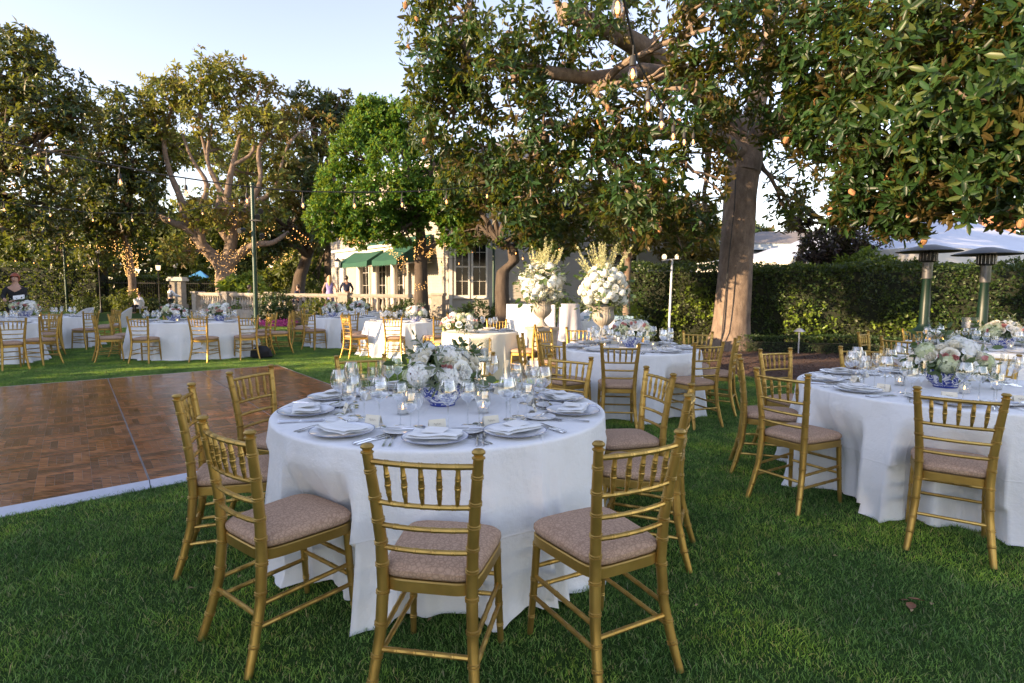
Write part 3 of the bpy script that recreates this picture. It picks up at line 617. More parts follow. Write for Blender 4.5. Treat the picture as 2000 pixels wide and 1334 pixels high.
make_tree('magnolia_tree','dark magnolia on a thin pale trunk wound with fairy lights at the far left',[(-25.31,38.00,0),(-25.26,38.00,2.02),(-25.44,38.00,4.04),(-25.79,38.00,5.39)],[0.26, 0.22, 0.2, 0.2],[((-24.14,36.00,12.02),(1.94,1.94,1.94),300),
 ((-24.84,35.00,9.64),(2.21,2.21,2.21),330),
 ((-23.51,36.00,9.55),(2.11,2.11,2.11),330),
 ((-25.93,35.00,7.23),(2.05,2.05,2.05),300),
 ((-23.63,35.00,6.91),(2.05,2.05,2.05),320),
 ((-23.92,37.00,5.92),(1.33,1.33,1.33),200),
 ((-26.17,36.00,5.51),(1.94,1.94,1.94),240),
 ((-28.06,36.00,5.83),(1.62,1.62,1.62),200),
 ((-30.76,38.00,4.42),(1.37,1.37,1.37),140),
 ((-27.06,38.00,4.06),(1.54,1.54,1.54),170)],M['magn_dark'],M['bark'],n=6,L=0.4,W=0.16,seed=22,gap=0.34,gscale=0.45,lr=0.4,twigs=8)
make_tree('magnolia_tree','sunlit rusty magnolia with pale twisting limbs wrapped in fairy lights',[(-18.10,36.00,0),(-18.07,36.00,1.30),(-18.07,36.00,2.43),(-17.97,36.00,3.23)],[0.68, 0.6, 0.58, 0.4],[((-21.29,36.00,13.37),(1.30,1.30,1.30),230),
 ((-22.22,36.00,11.54),(1.17,1.17,1.17),220),
 ((-19.30,36.00,14.27),(1.62,1.62,1.62),300),
 ((-17.43,36.00,14.04),(1.46,1.46,1.46),280),
 ((-19.08,36.00,12.44),(1.46,1.46,1.46),170),
 ((-15.58,36.00,13.33),(1.46,1.46,1.46),280),
 ((-14.07,36.00,12.10),(1.36,1.36,1.36),260),
 ((-16.30,36.00,11.50),(1.30,1.30,1.30),150),
 ((-22.21,37.00,9.76),(1.07,1.07,1.07),90),
 ((-14.23,37.00,10.03),(1.33,1.33,1.33),200),
 ((-18.94,38.00,10.61),(1.37,1.37,1.37),80),
 ((-21.61,38.00,10.63),(1.03,1.03,1.03),60),
 ((-22.52,36.00,7.68),(0.81,0.81,0.81),60),
 ((-19.82,34.00,3.75),(0.98,0.98,0.98),90),
 ((-16.68,38.00,8.96),(1.54,1.54,1.54),130),
 ((-17.06,34.50,6.34),(1.18,1.18,1.18),190),
 ((-19.03,35.00,6.11),(0.88,0.88,0.88),80),
 ((-12.86,37.00,11.76),(1.40,1.40,1.40),220),
 ((-15.47,35.00,5.94),(1.01,1.01,1.01),130),
 ((-14.40,36.00,7.93),(1.13,1.13,1.13),130),
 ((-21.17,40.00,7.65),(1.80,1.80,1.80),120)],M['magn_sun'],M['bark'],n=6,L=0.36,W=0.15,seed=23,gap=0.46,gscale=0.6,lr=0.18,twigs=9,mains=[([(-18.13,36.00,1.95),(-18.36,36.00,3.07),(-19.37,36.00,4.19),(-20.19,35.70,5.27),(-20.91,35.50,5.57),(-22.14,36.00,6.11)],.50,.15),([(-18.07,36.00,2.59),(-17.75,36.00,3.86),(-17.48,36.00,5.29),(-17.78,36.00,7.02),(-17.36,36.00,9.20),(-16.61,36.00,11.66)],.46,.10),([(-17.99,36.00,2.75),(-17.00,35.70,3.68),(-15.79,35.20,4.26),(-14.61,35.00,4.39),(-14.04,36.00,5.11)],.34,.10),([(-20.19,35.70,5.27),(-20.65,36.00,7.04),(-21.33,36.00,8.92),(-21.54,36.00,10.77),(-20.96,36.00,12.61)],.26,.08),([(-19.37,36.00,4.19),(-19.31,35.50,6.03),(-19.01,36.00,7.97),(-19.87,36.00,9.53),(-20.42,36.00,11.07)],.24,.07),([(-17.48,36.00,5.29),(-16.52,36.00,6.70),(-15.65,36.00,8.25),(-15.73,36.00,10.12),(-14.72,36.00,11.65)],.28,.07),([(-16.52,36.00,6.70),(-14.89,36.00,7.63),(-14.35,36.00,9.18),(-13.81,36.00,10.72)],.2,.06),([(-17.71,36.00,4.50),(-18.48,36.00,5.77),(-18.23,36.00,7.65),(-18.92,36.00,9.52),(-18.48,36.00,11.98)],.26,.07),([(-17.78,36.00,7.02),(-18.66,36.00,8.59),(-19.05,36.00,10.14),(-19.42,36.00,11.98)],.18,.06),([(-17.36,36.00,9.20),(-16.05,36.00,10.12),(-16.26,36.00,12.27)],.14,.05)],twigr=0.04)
make_tree('magnolia_tree','dark leaning magnolia behind the green light post',[(-15.26,40.00,0),(-14.82,40.00,2.50),(-14.23,40.00,4.10)],[0.5, 0.42, 0.36],[((-13.52,39.00,13.48),(1.40,1.40,1.40),180),
 ((-12.18,39.00,12.80),(1.23,1.23,1.23),160),
 ((-14.35,38.00,8.62),(1.71,1.71,1.71),240),
 ((-12.63,38.00,9.59),(1.71,1.71,1.71),240),
 ((-14.40,37.00,5.86),(1.67,1.67,1.67),260),
 ((-12.43,37.00,5.84),(1.50,1.50,1.50),240),
 ((-14.95,36.00,6.06),(1.30,1.30,1.30),180),
 ((-15.34,36.00,4.48),(0.97,0.97,0.97),120),
 ((-11.81,39.00,13.63),(1.23,1.23,1.23),170),
 ((-11.10,39.00,12.30),(1.23,1.23,1.23),160)],M['magn_dark'],M['bark_dark'],n=6,L=0.42,W=0.17,seed=24,gap=0.36,gscale=0.5,lr=0.5,twigs=8)
make_tree('shade_tree','bright green leafy tree with fairy lights on its dark trunk before the house',[(-3.59,22.50,0),(-3.59,22.50,1.09),(-3.60,22.50,2.50),(-3.58,22.50,3.49),(-3.66,22.50,4.28)],[0.3, 0.27, 0.25, 0.2, 0.17],[((-5.16,22.50,7.79),(1.01,1.01,1.01),672),
 ((-3.88,22.50,7.78),(1.01,1.01,1.01),640),
 ((-5.94,22.00,6.71),(0.99,0.99,0.99),608),
 ((-4.31,21.50,6.03),(1.16,1.16,1.16),800),
 ((-2.95,22.00,6.31),(0.99,0.99,0.99),608),
 ((-6.37,22.00,5.39),(0.99,0.99,0.99),608),
 ((-6.83,21.50,4.18),(0.87,0.87,0.87),528),
 ((-5.30,21.50,4.54),(1.16,1.16,1.16),672),
 ((-3.77,21.50,4.53),(0.97,0.97,0.97),576),
 ((-2.44,21.50,4.71),(1.06,1.06,1.06),640),
 ((-5.44,22.50,8.36),(0.61,0.61,0.61),224),
 ((-2.07,21.50,3.77),(0.77,0.77,0.77),416),
 ((-5.89,21.50,3.79),(0.68,0.68,0.68),272),
 ((-4.17,21.50,3.78),(0.68,0.68,0.68),272)],M['bright'],M['bark_dark'],n=8,L=0.18,W=0.08,seed=25,gap=0.36,gscale=0.8,lr=0.3,twigs=9,flare=0.6,forks=[(-3.66,22.50,4.28),(-3.58,22.50,3.09),(-3.56,22.50,2.10)],ang=(0.2, 1.5))
make_tree('shade_tree','twisted dark tree beside the tall house windows',[(-0.26,20.00,0),(-0.38,20.00,1.47),(-0.34,20.00,2.18),(0.06,20.00,2.53),(-0.01,20.00,2.97),(-0.42,20.00,3.24)],[0.28, 0.24, 0.22, 0.2, 0.18, 0.15],[((-1.21,20.00,3.77),(0.81,0.81,0.81),220),
 ((-0.23,19.50,3.88),(0.79,0.79,0.79),220),
 ((0.72,19.50,3.87),(0.79,0.79,0.79),220),
 ((-1.73,20.00,5.00),(0.90,0.90,0.90),260),
 ((-0.63,19.00,4.98),(0.86,0.86,0.86),220),
 ((0.20,19.00,5.13),(0.86,0.86,0.86),200),
 ((1.48,20.50,3.27),(0.65,0.65,0.65),160)],M['magn'],M['bark_dark'],n=7,L=0.24,W=0.1,seed=26,gap=0.36,gscale=0.8,lr=0.25,twigs=8)
make_tree('background_tree','olive leafed tree in the distance above the cream pillar',[(-36.09,60.00,0),(-36.03,60.00,1.27),(-35.56,60.00,6.59)],[0.6, 0.48, 0.36],[((-37.13,60.00,9.76),(3.24,3.00,3.24),352),
 ((-34.56,60.00,8.16),(2.70,2.70,2.70),277),
 ((-31.84,60.00,9.20),(3.24,3.00,3.24),352),
 ((-35.78,60.00,5.53),(2.43,2.43,2.43),242),
 ((-33.13,60.00,4.98),(2.70,2.70,2.70),277),
 ((-39.96,60.00,7.15),(2.70,2.70,2.70),277)],M['olivetree'],M['bark_dark'],n=6,L=0.57,W=0.239,seed=40,gap=0.34,gscale=0.3,lr=0.72,twigs=5,group='trees at the edges of the garden')
make_tree('background_tree','pale olive tree in the distance between the magnolias and the green tree',[(-15.51,48.00,0),(-15.48,48.00,1.20),(-14.96,48.00,12.56)],[0.48, 0.384, 0.28800000000000003],[((-18.36,48.00,15.05),(1.30,1.30,1.30),150),
 ((-15.32,48.00,5.89),(1.94,1.94,1.94),242),
 ((-17.09,48.00,4.21),(1.73,1.73,1.73),210),
 ((-16.29,48.00,2.50),(1.30,1.30,1.30),150),
 ((-14.82,48.00,7.99),(1.94,1.94,1.94),242),
 ((-18.85,48.00,2.94),(1.30,1.30,1.30),150),
 ((-20.61,48.00,2.10),(1.08,1.08,1.08),123)],M['olivetree'],M['bark_dark'],n=6,L=0.456,W=0.192,seed=41,gap=0.34,gscale=0.38,lr=0.5760000000000001,twigs=5,group='trees at the edges of the garden')
make_tree('background_tree','hazy green tree far behind the leftmost magnolia',[(-46.42,55.00,0),(-46.34,55.00,1.37),(-46.00,55.00,3.82)],[0.55, 0.44, 0.33],[((-48.85,55.00,6.76),(2.97,2.97,2.97),352),
 ((-45.96,55.00,6.25),(2.48,2.48,2.48),277),
 ((-43.09,55.00,5.26),(2.48,2.48,2.48),277),
 ((-40.15,55.00,5.24),(2.23,2.23,2.23),242),
 ((-48.07,55.00,4.32),(1.49,1.49,1.49),150),
 ((-44.22,55.00,3.32),(1.24,1.24,1.24),123)],M['olivetree'],M['bark_dark'],n=6,L=0.522,W=0.219,seed=42,gap=0.34,gscale=0.33,lr=0.66,twigs=5,group='trees at the edges of the garden')
make_tree('background_tree','yellow green tree far behind the sunlit magnolia crown',[(-29.50,62.00,0),(-29.44,62.00,1.21),(-28.69,62.00,13.74)],[0.6, 0.48, 0.36],[((-29.89,62.00,14.81),(2.79,2.79,2.79),277),
 ((-27.14,62.00,15.33),(2.79,2.79,2.79),277),
 ((-29.03,62.00,9.97),(3.35,3.00,3.35),352),
 ((-26.35,62.00,8.32),(2.79,2.79,2.79),277),
 ((-31.94,62.00,6.73),(2.51,2.51,2.51),242),
 ((-24.22,62.00,6.67),(2.51,2.51,2.51),242),
 ((-28.73,62.00,4.51),(2.23,2.23,2.23),210),
 ((-34.17,62.00,16.44),(1.67,1.67,1.67),150),
 ((-36.31,62.00,16.99),(1.40,1.40,1.40),123)],M['olivetree'],M['bark_dark'],n=6,L=0.589,W=0.247,seed=43,gap=0.34,gscale=0.29,lr=0.744,twigs=5,group='trees at the edges of the garden')
make_tree('background_tree','browning tree over the hedge left of the big trunk',[(7.13,24.00,0),(7.11,24.00,1.64),(7.14,24.00,3.76)],[0.24, 0.192, 0.14400000000000002],[((6.21,24.00,4.40),(1.30,1.30,1.30),352),
 ((7.49,24.00,4.18),(1.19,1.19,1.19),314),
 ((4.94,24.00,4.20),(1.08,1.08,1.08),277),
 ((8.16,24.00,3.12),(0.76,0.76,0.76),179),
 ((7.09,24.00,3.13),(0.76,0.76,0.76),179),
 ((5.56,24.00,5.03),(1.08,1.08,1.08),277),
 ((3.87,24.00,4.00),(0.86,0.86,0.86),210)],M['autumn'],M['bark_dark'],n=6,L=0.228,W=0.096,seed=44,gap=0.34,gscale=0.75,lr=0.28800000000000003,twigs=5,group='trees at the edges of the garden')
make_tree('background_tree','browning tree behind the tall white urn flowers',[(3.41,27.00,0),(3.41,27.00,1.70),(3.47,27.00,4.09)],[0.27, 0.216, 0.162],[((2.20,27.00,4.81),(1.09,1.09,1.09),242),
 ((3.15,27.00,5.51),(1.22,1.22,1.22),277),
 ((4.35,27.00,4.79),(1.09,1.09,1.09),242),
 ((1.48,27.00,5.52),(0.97,0.97,0.97),210),
 ((2.68,27.00,4.09),(0.85,0.85,0.85),179)],M['autumn'],M['bark_dark'],n=6,L=0.257,W=0.108,seed=45,gap=0.34,gscale=0.67,lr=0.324,twigs=5,group='trees at the edges of the garden')
make_tree('background_tree','purple leafed tree in front of the white tent',[(8.92,15.50,0),(8.90,15.50,1.53),(8.87,15.50,3.18)],[0.155, 0.124, 0.093],[((8.30,15.50,2.77),(0.56,0.56,0.56),210),
 ((9.11,15.50,3.04),(0.56,0.56,0.56),210),
 ((8.87,15.50,2.36),(0.49,0.49,0.49),179),
 ((9.68,15.50,2.63),(0.42,0.42,0.42),150),
 ((8.04,15.50,2.23),(0.35,0.35,0.35),123),
 ((7.72,15.50,3.46),(0.35,0.35,0.35),123),
 ((7.43,15.50,4.00),(0.28,0.28,0.28),100)],M['purple'],M['bark_dark'],n=6,L=0.147,W=0.062,seed=46,gap=0.34,gscale=1.16,lr=0.186,twigs=5,group='trees at the edges of the garden')
make_tree('background_tree','green tree peering over the hedge in front of the tent',[(9.06,14.60,0),(9.04,14.60,1.52),(9.08,14.60,1.52)],[0.146, 0.1168, 0.0876],[((9.00,14.60,2.30),(0.29,0.29,0.29),109),
 ((8.49,14.60,2.17),(0.24,0.24,0.24),91),
 ((9.53,14.60,2.23),(0.18,0.18,0.18),75)],M['hedge_bright'],M['bark_dark'],n=6,L=0.139,W=0.058,seed=47,gap=0.34,gscale=1.23,lr=0.1752,twigs=5,group='trees at the edges of the garden')
make_tree('background_tree','yellow leafed tree far behind the upper right magnolia crown',[(23.75,30.00,0),(23.69,30.00,1.59),(23.08,30.00,12.99)],[0.3, 0.24, 0.18],[((22.98,30.00,13.24),(1.22,1.22,1.22),242),
 ((21.61,30.00,14.50),(1.35,1.35,1.35),277),
 ((24.20,30.00,14.48),(1.35,1.35,1.35),277)],M['hedge_bright'],M['bark_dark'],n=6,L=0.285,W=0.12,seed=48,gap=0.34,gscale=0.6,lr=0.36,twigs=5,group='trees at the edges of the garden')
make_tree('background_tree','young tree with vines beside the right urn',[(2.76,13.80,0),(2.75,13.80,1.56),(2.78,13.80,2.41)],[0.12, 0.09, 0.07],[((2.66,13.80,2.90),(0.37,0.37,0.37),150),
 ((2.96,13.80,2.66),(0.27,0.27,0.27),109),
 ((2.47,13.80,3.14),(0.31,0.31,0.31),123)],M['olivetree'],M['bark'],n=6,L=0.131,W=0.055,seed=49,gap=0.34,gscale=1.3,lr=0.16560000000000002,twigs=5,group='trees at the edges of the garden')
# ------------------------------------------------------------------ added unseen trees left of the frame, sized and gapped to shade the lawn
for i,(x,y,h,n) in enumerate([(-16,-26,6.0,900),(-16,-20.5,6.0,900),(-15.5,-15,7.0,1000),(-16,-9.5,7.2,1100),(-15.2,-4.4,6.3,1000),(-15.6,1.4,3.3,700),(-16,8.6,4.8,700),(-16.5,12.6,4.4,650),(-31,12,5.4,800),(-31,17,5.6,800),(-32,22,5.2,800),(-33,27,4.0,500)]):
    make_tree('shade_tree','unseen bushy tree added beyond the left edge to shade the lawn, %s of its row'%['first','second','third','fourth','fifth','sixth','seventh','eighth','ninth','tenth','eleventh','twelfth'][i],
      [(x,y,0),(x,y,h*.35)],[.3,.22],[((x,y,h*.60),(2.1,3.1,h*.40),n),((x+.6,y+1.2,h*.34),(1.8,2.6,h*.33),n//2),((x-.4,y-1.5,h*.30),(1.8,2.4,h*.30),n//2)],M['magn_dark'],M['bark_dark'],n=6,L=.42,W=.22,seed=60+i,gap=.22,gscale=.6,group='unseen trees added to shade the lawn',inner=.3,twigs=3)
# ------------------------------------------------------------------ house
def wall_frame(a,b): 
    a=Vector((*a,0)); b=Vector((*b,0)); d=(b-a).normalized(); return Matrix.Translation(a)@Matrix(((d.x,-d.y,0,0),(d.y,d.x,0,0),(0,0,1,0),(0,0,0,1))),(b-a).length   # local x along the wall, -y out of it
def sided_wall(root,M4,L,z0,z1,holes=(),step=.125,name='siding_board',th=.16,single=0):
    """lap siding: every board its own slanted plank, cut around openings; wall body behind"""
    mb=MB(); xs=sorted({0,L,*[h[0] for h in holes],*[h[1] for h in holes]}); zs=sorted({z0,z1,*[h[2] for h in holes],*[h[3] for h in holes]})
    for i in range(len(xs)-1):
        for j in range(len(zs)-1):
            cx,cz=(xs[i]+xs[i+1])/2,(zs[j]+zs[j+1])/2
            if any(h[0]<cx<h[1] and h[2]<cz<h[3] for h in holes): continue
            mb.box((xs[i],.03,zs[j]),(xs[i+1],.03+th,zs[j+1]),0,M4)
    mb.obj('wall',M['siding'],root,smooth=False)
    k=int((z1-z0)/step); st=MB()
    for q in range(k):
        za=z0+q*step; zb=za+step
        segs=[(0,L)]
        for h in holes:
            if h[2]<zb-.03 and h[3]>za+.03:
                ns=[]
                for s in segs:
                    if h[1]<=s[0] or h[0]>=s[1]: ns.append(s)
                    else:
                        if h[0]>s[0]: ns.append((s[0],h[0]))
                        if h[1]<s[1]: ns.append((h[1],s[1]))
                segs=ns
        for s in segs:
            if s[1]-s[0]<.03: continue
            tgt=MB() if q<single else st
            v=[(s[0],0.0,za),(s[1],0.0,za),(s[1],.022,zb),(s[0],.022,zb),(s[0],.03,za),(s[1],.03,za)]
            tgt.add([tuple(M4@Vector(p)) for p in v],[(0,1,2,3),(4,5,1,0)])
            if q<single: tgt.obj(name,M['siding'],root,smooth=False)
    if st.v: o=st.obj('siding_boards',M['siding'],root,smooth=False); o['kind']='stuff'
def window(root,M4,x0,x1,z0,z1,cols=2,rows=4,name='window',sill=True,split=True):
    fr=.075; mb=MB(); p=-.05
    for lo,hi in (((x0-fr,p,z0-fr),(x0,.12,z1+fr)),((x1,p,z0-fr),(x1+fr,.12,z1+fr)),((x0,p,z1),(x1,.12,z1+fr)),((x0,p,z0-fr),(x1,.12,z0))): mb.box(lo,hi,0,M4)
    if sill: mb.box((x0-fr-.05,-.10,z0-fr-.05),(x1+fr+.05,.1,z0-fr),0,M4)
    f=mb.obj(name,M['trim'],root,smooth=False); mb=MB()
    for i in range(1,cols):
        x=x0+(x1-x0)*i/cols; mb.box((x-.008,.03,z0),(x+.008,.055,z1),0,M4)
    for j in range(1,rows):
        z=z0+(z1-z0)*j/rows; h=.03 if (split and j==rows//2) else .008; mb.box((x0,.032,z-h),(x1,.057,z+h),0,M4)
    mb.obj('glazing_bar',M['trim'],f,smooth=False)
    for i in range(cols):
        for j in range(rows):
            q=MB(); a0=x0+(x1-x0)*i/cols; a1=x0+(x1-x0)*(i+1)/cols; b0=z0+(z1-z0)*j/rows; b1=z0+(z1-z0)*(j+1)/rows
            q.box((a0,.062,b0),(a1,.068,b1),0,M4); q.obj('pane',M['dark_glass'],f,smooth=False)
    return f
def house():
    h=empty('house',(-2.6,24.3,0),0,'cream clapboard house with green awnings and a terrace beyond the lawn','house'); 
    o=Vector((-2.6,24.3)); rel=lambda p:(p[0]+2.6,p[1]-24.3)
    # camera-facing wall with the pair of tall windows
    M4,L=wall_frame(rel((-2.62,24.3)),rel((1.25,24.3))); 
    sided_wall(h,M4,L,.45,6.6,[(.22,.74,1.30,3.75),(.95,1.49,1.30,3.75)],.125,single=26)
    window(h,M4,.22,.74,1.30,3.75,2,4); window(h,M4,.95,1.49,1.30,3.75,2,4)
    mb=MB(); mb.box((0,-.02,0),(L,.25,.45),0,M4); mb.obj('foundation',M['stone'],h,smooth=False)
    mb=MB()
    for x in (.0,L-.16): mb.box((x-.07,-.06,.45),(x+.07,.0,6.6),0,M4)
    mb.obj('corner_board',M['trim'],h,smooth=False)
    # set back wing to the right
    M2,L2=wall_frame(rel((1.25,26.2)),rel((8.6,26.2))); sided_wall(h,M2,L2,.45,5.2,[(3.2,4.4,1.4,3.2)],.125,single=26); window(h,M2,3.2,4.4,1.4,3.2,2,4)
    mb=MB(); mb.box((0,-.02,0),(L2,.25,.45),0,M2); mb.obj('foundation',M['stone'],h,smooth=False)
    M3,L3=wall_frame(rel((1.25,24.3)),rel((1.25,26.2))); mb=MB(); mb.box((0.0,-.02,0),(L3,.2,6.6),0,M3); mb.obj('wall',M['siding'],h,smooth=False)
    # long wing turned towards the terrace
    Mw,Lw=wall_frame(rel((-10.65,33.62)),rel((-2.75,24.55)))
    doors=[(3.9,4.8,.45,3.1),(5.6,6.6,.45,3.1),(7.3,8.3,.45,3.1)]
    sided_wall(h,Mw,Lw,.45,6.8,[*doors,(1.7,2.7,4.3,6.0),(4.0,5.0,4.3,6.0),(7.5,8.5,4.3,6.0)],.125,single=30)
    for d in doors: window(h,Mw,d[0],d[1],d[2],d[3],2,4,'glass_door',False,False)
    for x in (1.7,4.0,7.5): window(h,Mw,x,x+1.0,4.3,6.0,2,4)
    for x in (3.3,5.2,6.95,8.7):
        mb=MB(); c=Mw@Vector((x,-.75 if x<9 else -.12,0)); prof=[(.24,.45),(.24,.55),(.19,.58),(.17,.7),(.165,2.0),(.15,3.0),(.2,3.05),(.24,3.15)]
        if x<9: mb.lathe(prof,16,0,tuple(c)); mb.obj('column',M['trim'],h)
    mb=MB(); mb.box((2.9,-1.0,3.15),(9.1,-.05,3.5),0,Mw); mb.box((2.7,-1.15,3.5),(9.3,-.05,3.62),0,Mw); mb.obj('porch_beam',M['trim'],h,smooth=False)
    mb=MB(); mb.box((-.1,-.5,6.8),(Lw+.5,.4,7.1),0,Mw); mb.obj('cornice',M['trim'],h,smooth=False)
    mb=MB(); mb.box((-.3,-.5,6.6),(L+.4,.4,6.85),0,M4); mb.obj('cornice',M['trim'],h,smooth=False)
    # hip roofs
    for MM,LL,z,dp in ((Mw,Lw,7.1,8),(M4,L,6.85,6),(M2,L2,5.2,6)):
        mb=MB(); v=[(-.5,-.6,z),(LL+.5,-.6,z),(LL+.5,dp,z),(-.5,dp,z),(dp*.4,dp*.5-.3,z+1.7),(max(LL-dp*.4,dp*.45),dp*.5-.3,z+1.7)]
        mb.add([tuple(MM@Vector(p)) for p in v],[(0,1,5,4),(1,2,5),(2,3,4,5),(3,0,4),(3,2,1,0)]); mb.obj('roof',M['roof'],h,smooth=False)
    # awnings
    for x0,x1 in ((5.2,8.2),(8.7,10.9)):
        mb=MB(); N=14
        for k in range(N):
            a=x0+(x1-x0)*k/N; b_=x0+(x1-x0)*(k+1)/N; sg=lambda x:-.06*math.sin((x-x0)/(x1-x0)*math.pi)
            q=[(a,-.1,4.0+sg(a)*.3),(b_,-.1,4.0+sg(b_)*.3),(b_,-1.0,3.4+sg(b_)),(a,-1.0,3.4+sg(a)),(a,-1.85,2.85+sg(a)),(b_,-1.85,2.85+sg(b_)),(a,-1.87,2.62),(b_,-1.87,2.62),((a+b_)/2,-1.87,2.55)]
            mb.add([tuple(Mw@Vector(p)) for p in q],[(0,3,2,1),(3,4,5,2),(4,6,8,7,5)])
        for x in (x0,x1): mb.add([tuple(Mw@Vector(p)) for p in ((x,-.1,4.0),(x,-1.0,3.4),(x,-1.85,2.85),(x,-1.87,2.62),(x,-.1,2.9))],[(0,1,2,3,4)])
        aw=mb.obj('awning',M['awning'],h,smooth=False)
        mb=MB(); 
        for x in (x0+.05,x1-.05): mb.tube([tuple(Mw@Vector((x,-.05,2.75))),tuple(Mw@Vector((x,-1.84,2.66)))],.02,6)
        mb.tube([tuple(Mw@Vector((x0,-1.84,2.63))),tuple(Mw@Vector((x1,-1.84,2.63)))],.022,6); mb.obj('awning_frame',M['trim'],aw)
    mb=MB(); mb.box((1.9,-.45,.5),(2.5,-.1,1.15),0,M4); mb.box((1.85,-.47,1.15),(2.55,-.08,1.2),0,M4); mb.obj('utility_box',M['alu'],h,smooth=False)
house()
# terrace with balustrade
tag(MB().add([(x,y,z) for z in (0,.44) for x,y in ((-17,30),(-10.9,25.4),(-2.7,23.7),(-2.7,24.2),(-8,31),(-16,42),(-19,42))],[(7,8,9,10,11,12,13),(0,1,8,7),(1,2,9,8),(2,3,10,9)]).obj('terrace',M['stone'],smooth=False),kind='structure')
def balustrade(a,b,label,piers):
    a=Vector((*a,.44)); b=Vector((*b,.44)); d=(b-a); L=d.length; root=empty('balustrade',tuple(a),math.atan2(d.y,d.x),label,'balustrade')
    mb=MB(); mb.box((0,-.13,.78),(L,.13,.90)); mb.box((0,-.10,.74),(L,.10,.78)); mb.obj('top_rail',M['stone'],root,smooth=False)
    mb=MB(); mb.box((0,-.12,0),(L,.12,.12)); mb.obj('bottom_rail',M['stone'],root,smooth=False)
    prof=[(.05,.12),(.075,.14),(.05,.19),(.055,.22),(.095,.34),(.10,.40),(.075,.50),(.045,.60),(.05,.66),(.075,.70),(.06,.74)]
    me=MB().lathe(prof,10).mesh('baluster',M['stone']); n=int(L/.24)
    for i in range(n):
        x=(i+.5)*L/n
        if any(abs(x-p*L)<.27 for p in piers): continue
        link('baluster',me,root,(x,0,0))
    for p in piers:
        mb=MB(); x=p*L; mb.box((x-.22,-.22,-.44),(x+.22,.22,.86)); mb.box((x-.27,-.27,.86),(x+.27,.27,.96)); mb.obj('pier',M['stone'],root,smooth=False)
balustrade((-10.9,25.5),(-3.0,23.85),'cream stone balustrade along the terrace in front of the house',(.01,.46,.99))
balustrade((-16.6,30.0),(-11.1,25.8),'sunlit stone balustrade left of the terrace corner pier',(.02,.5))
# ------------------------------------------------------------------ distant items at the left
def pillar():
    o=empty('garden_pillar',(-21.660,37.000,0.660),.1,'cream stone gate pillar with a flat cap at the back of the lawn','pillar'); o.location.z=0
    mb=MB(); mb.box((-.42,-.42,0),(.42,.42,.55)); mb.box((-.34,-.34,.55),(.34,.34,2.05)); mb.obj('shaft',M['stone'],o,smooth=False)
    mb=MB(); mb.box((-.48,-.48,2.05),(.48,.48,2.2)); mb.box((-.42,-.42,2.2),(.42,.42,2.3)); mb.obj('cap',M['trim'],o,smooth=False)
pillar()
def lantern(x,y,h,label,lit=False):
    o=empty('lamp_post',(x,y,0),0,label,'lamp post','lantern posts at the edges of the garden')
    MB().lathe([(.12,0),(.12,.1),(.05,.2),(.035,.5),(.035,h-.5),(.07,h-.45),(.03,h-.4)],10).obj('pole',M['black'],o)
    MB().lathe([(.05,h-.4),(.13,h-.36),(.16,h-.1)],6).obj('glass_lantern',M['lampglow'] if lit else M['white_china'],o,smooth=False)
    MB().lathe([(.0,h+.12),(.04,h+.06),(.19,h-.09),(.0,h-.10)],6).obj('cap',M['black'],o,smooth=False)
lantern(-26.0,36,4.1,'black lamp post with a glass lantern over the far left hedge')
lantern(-22.4,36.2,3.1,'black lamp post with a white lantern left of the cream pillar',True)
lantern(-22.6,38.4,3.35,'black lamp post with a lantern just behind the cream pillar')
lantern(-8.6,28.2,3.0,'lamp post with a pale lantern on the terrace beside the blonde woman')
def iron_fence():
    o=empty('iron_fence',(-27.3,38.6,0),.09,'black iron fence in front of the far left ivy hedge','fence')
    mb=MB()
    for z in (.3,1.9): mb.box((0,-.02,z),(7,.02,z+.05))
    mb.obj('rail',M['black'],o,smooth=False); me=MB().tube([(0,0,0),(0,0,2.1)],[.014,.012],4).mesh('picket',M['black'])
    for i in range(48): link('picket',me,o,(i*.148,0,0))
iron_fence()
def canopy():
    o=empty('sun_canopy',(-25.400,46.000,0.460),.3,'blue peaked sun canopy far away beside the sunlit magnolia trunk','canopy'); o.location.z=0
    mb=MB(); mb.add([(-1.5,-1.5,1.9),(1.5,-1.5,1.9),(1.5,1.5,1.9),(-1.5,1.5,1.9),(0.3,0,3.05)],[(0,1,4),(1,2,4),(2,3,4),(3,0,4)]); mb.obj('canopy_top',M['blue_canopy'],o,smooth=False)
    mb=MB()
    for x in (-1.45,1.45):
        for y in (-1.45,1.45): mb.tube([(x,y,0),(x,y,1.9)],.03,6)
    mb.obj('frame',M['steel'],o)
canopy()
def station():
    o=empty('service_station',(-17.500,33.500,0.720),0,'service station draped in grey cloth behind the long table','station'); o.location.z=0
    mb=MB(); mb.lathe([(.45,0),(.40,.4),(.36,1.1),(.36,1.15),(.0,1.16)],20,flute=lambda i,a:.06*math.sin(7*a)*(i<2)); mb.obj('cloth',M['grey_cloth'],o)
station()
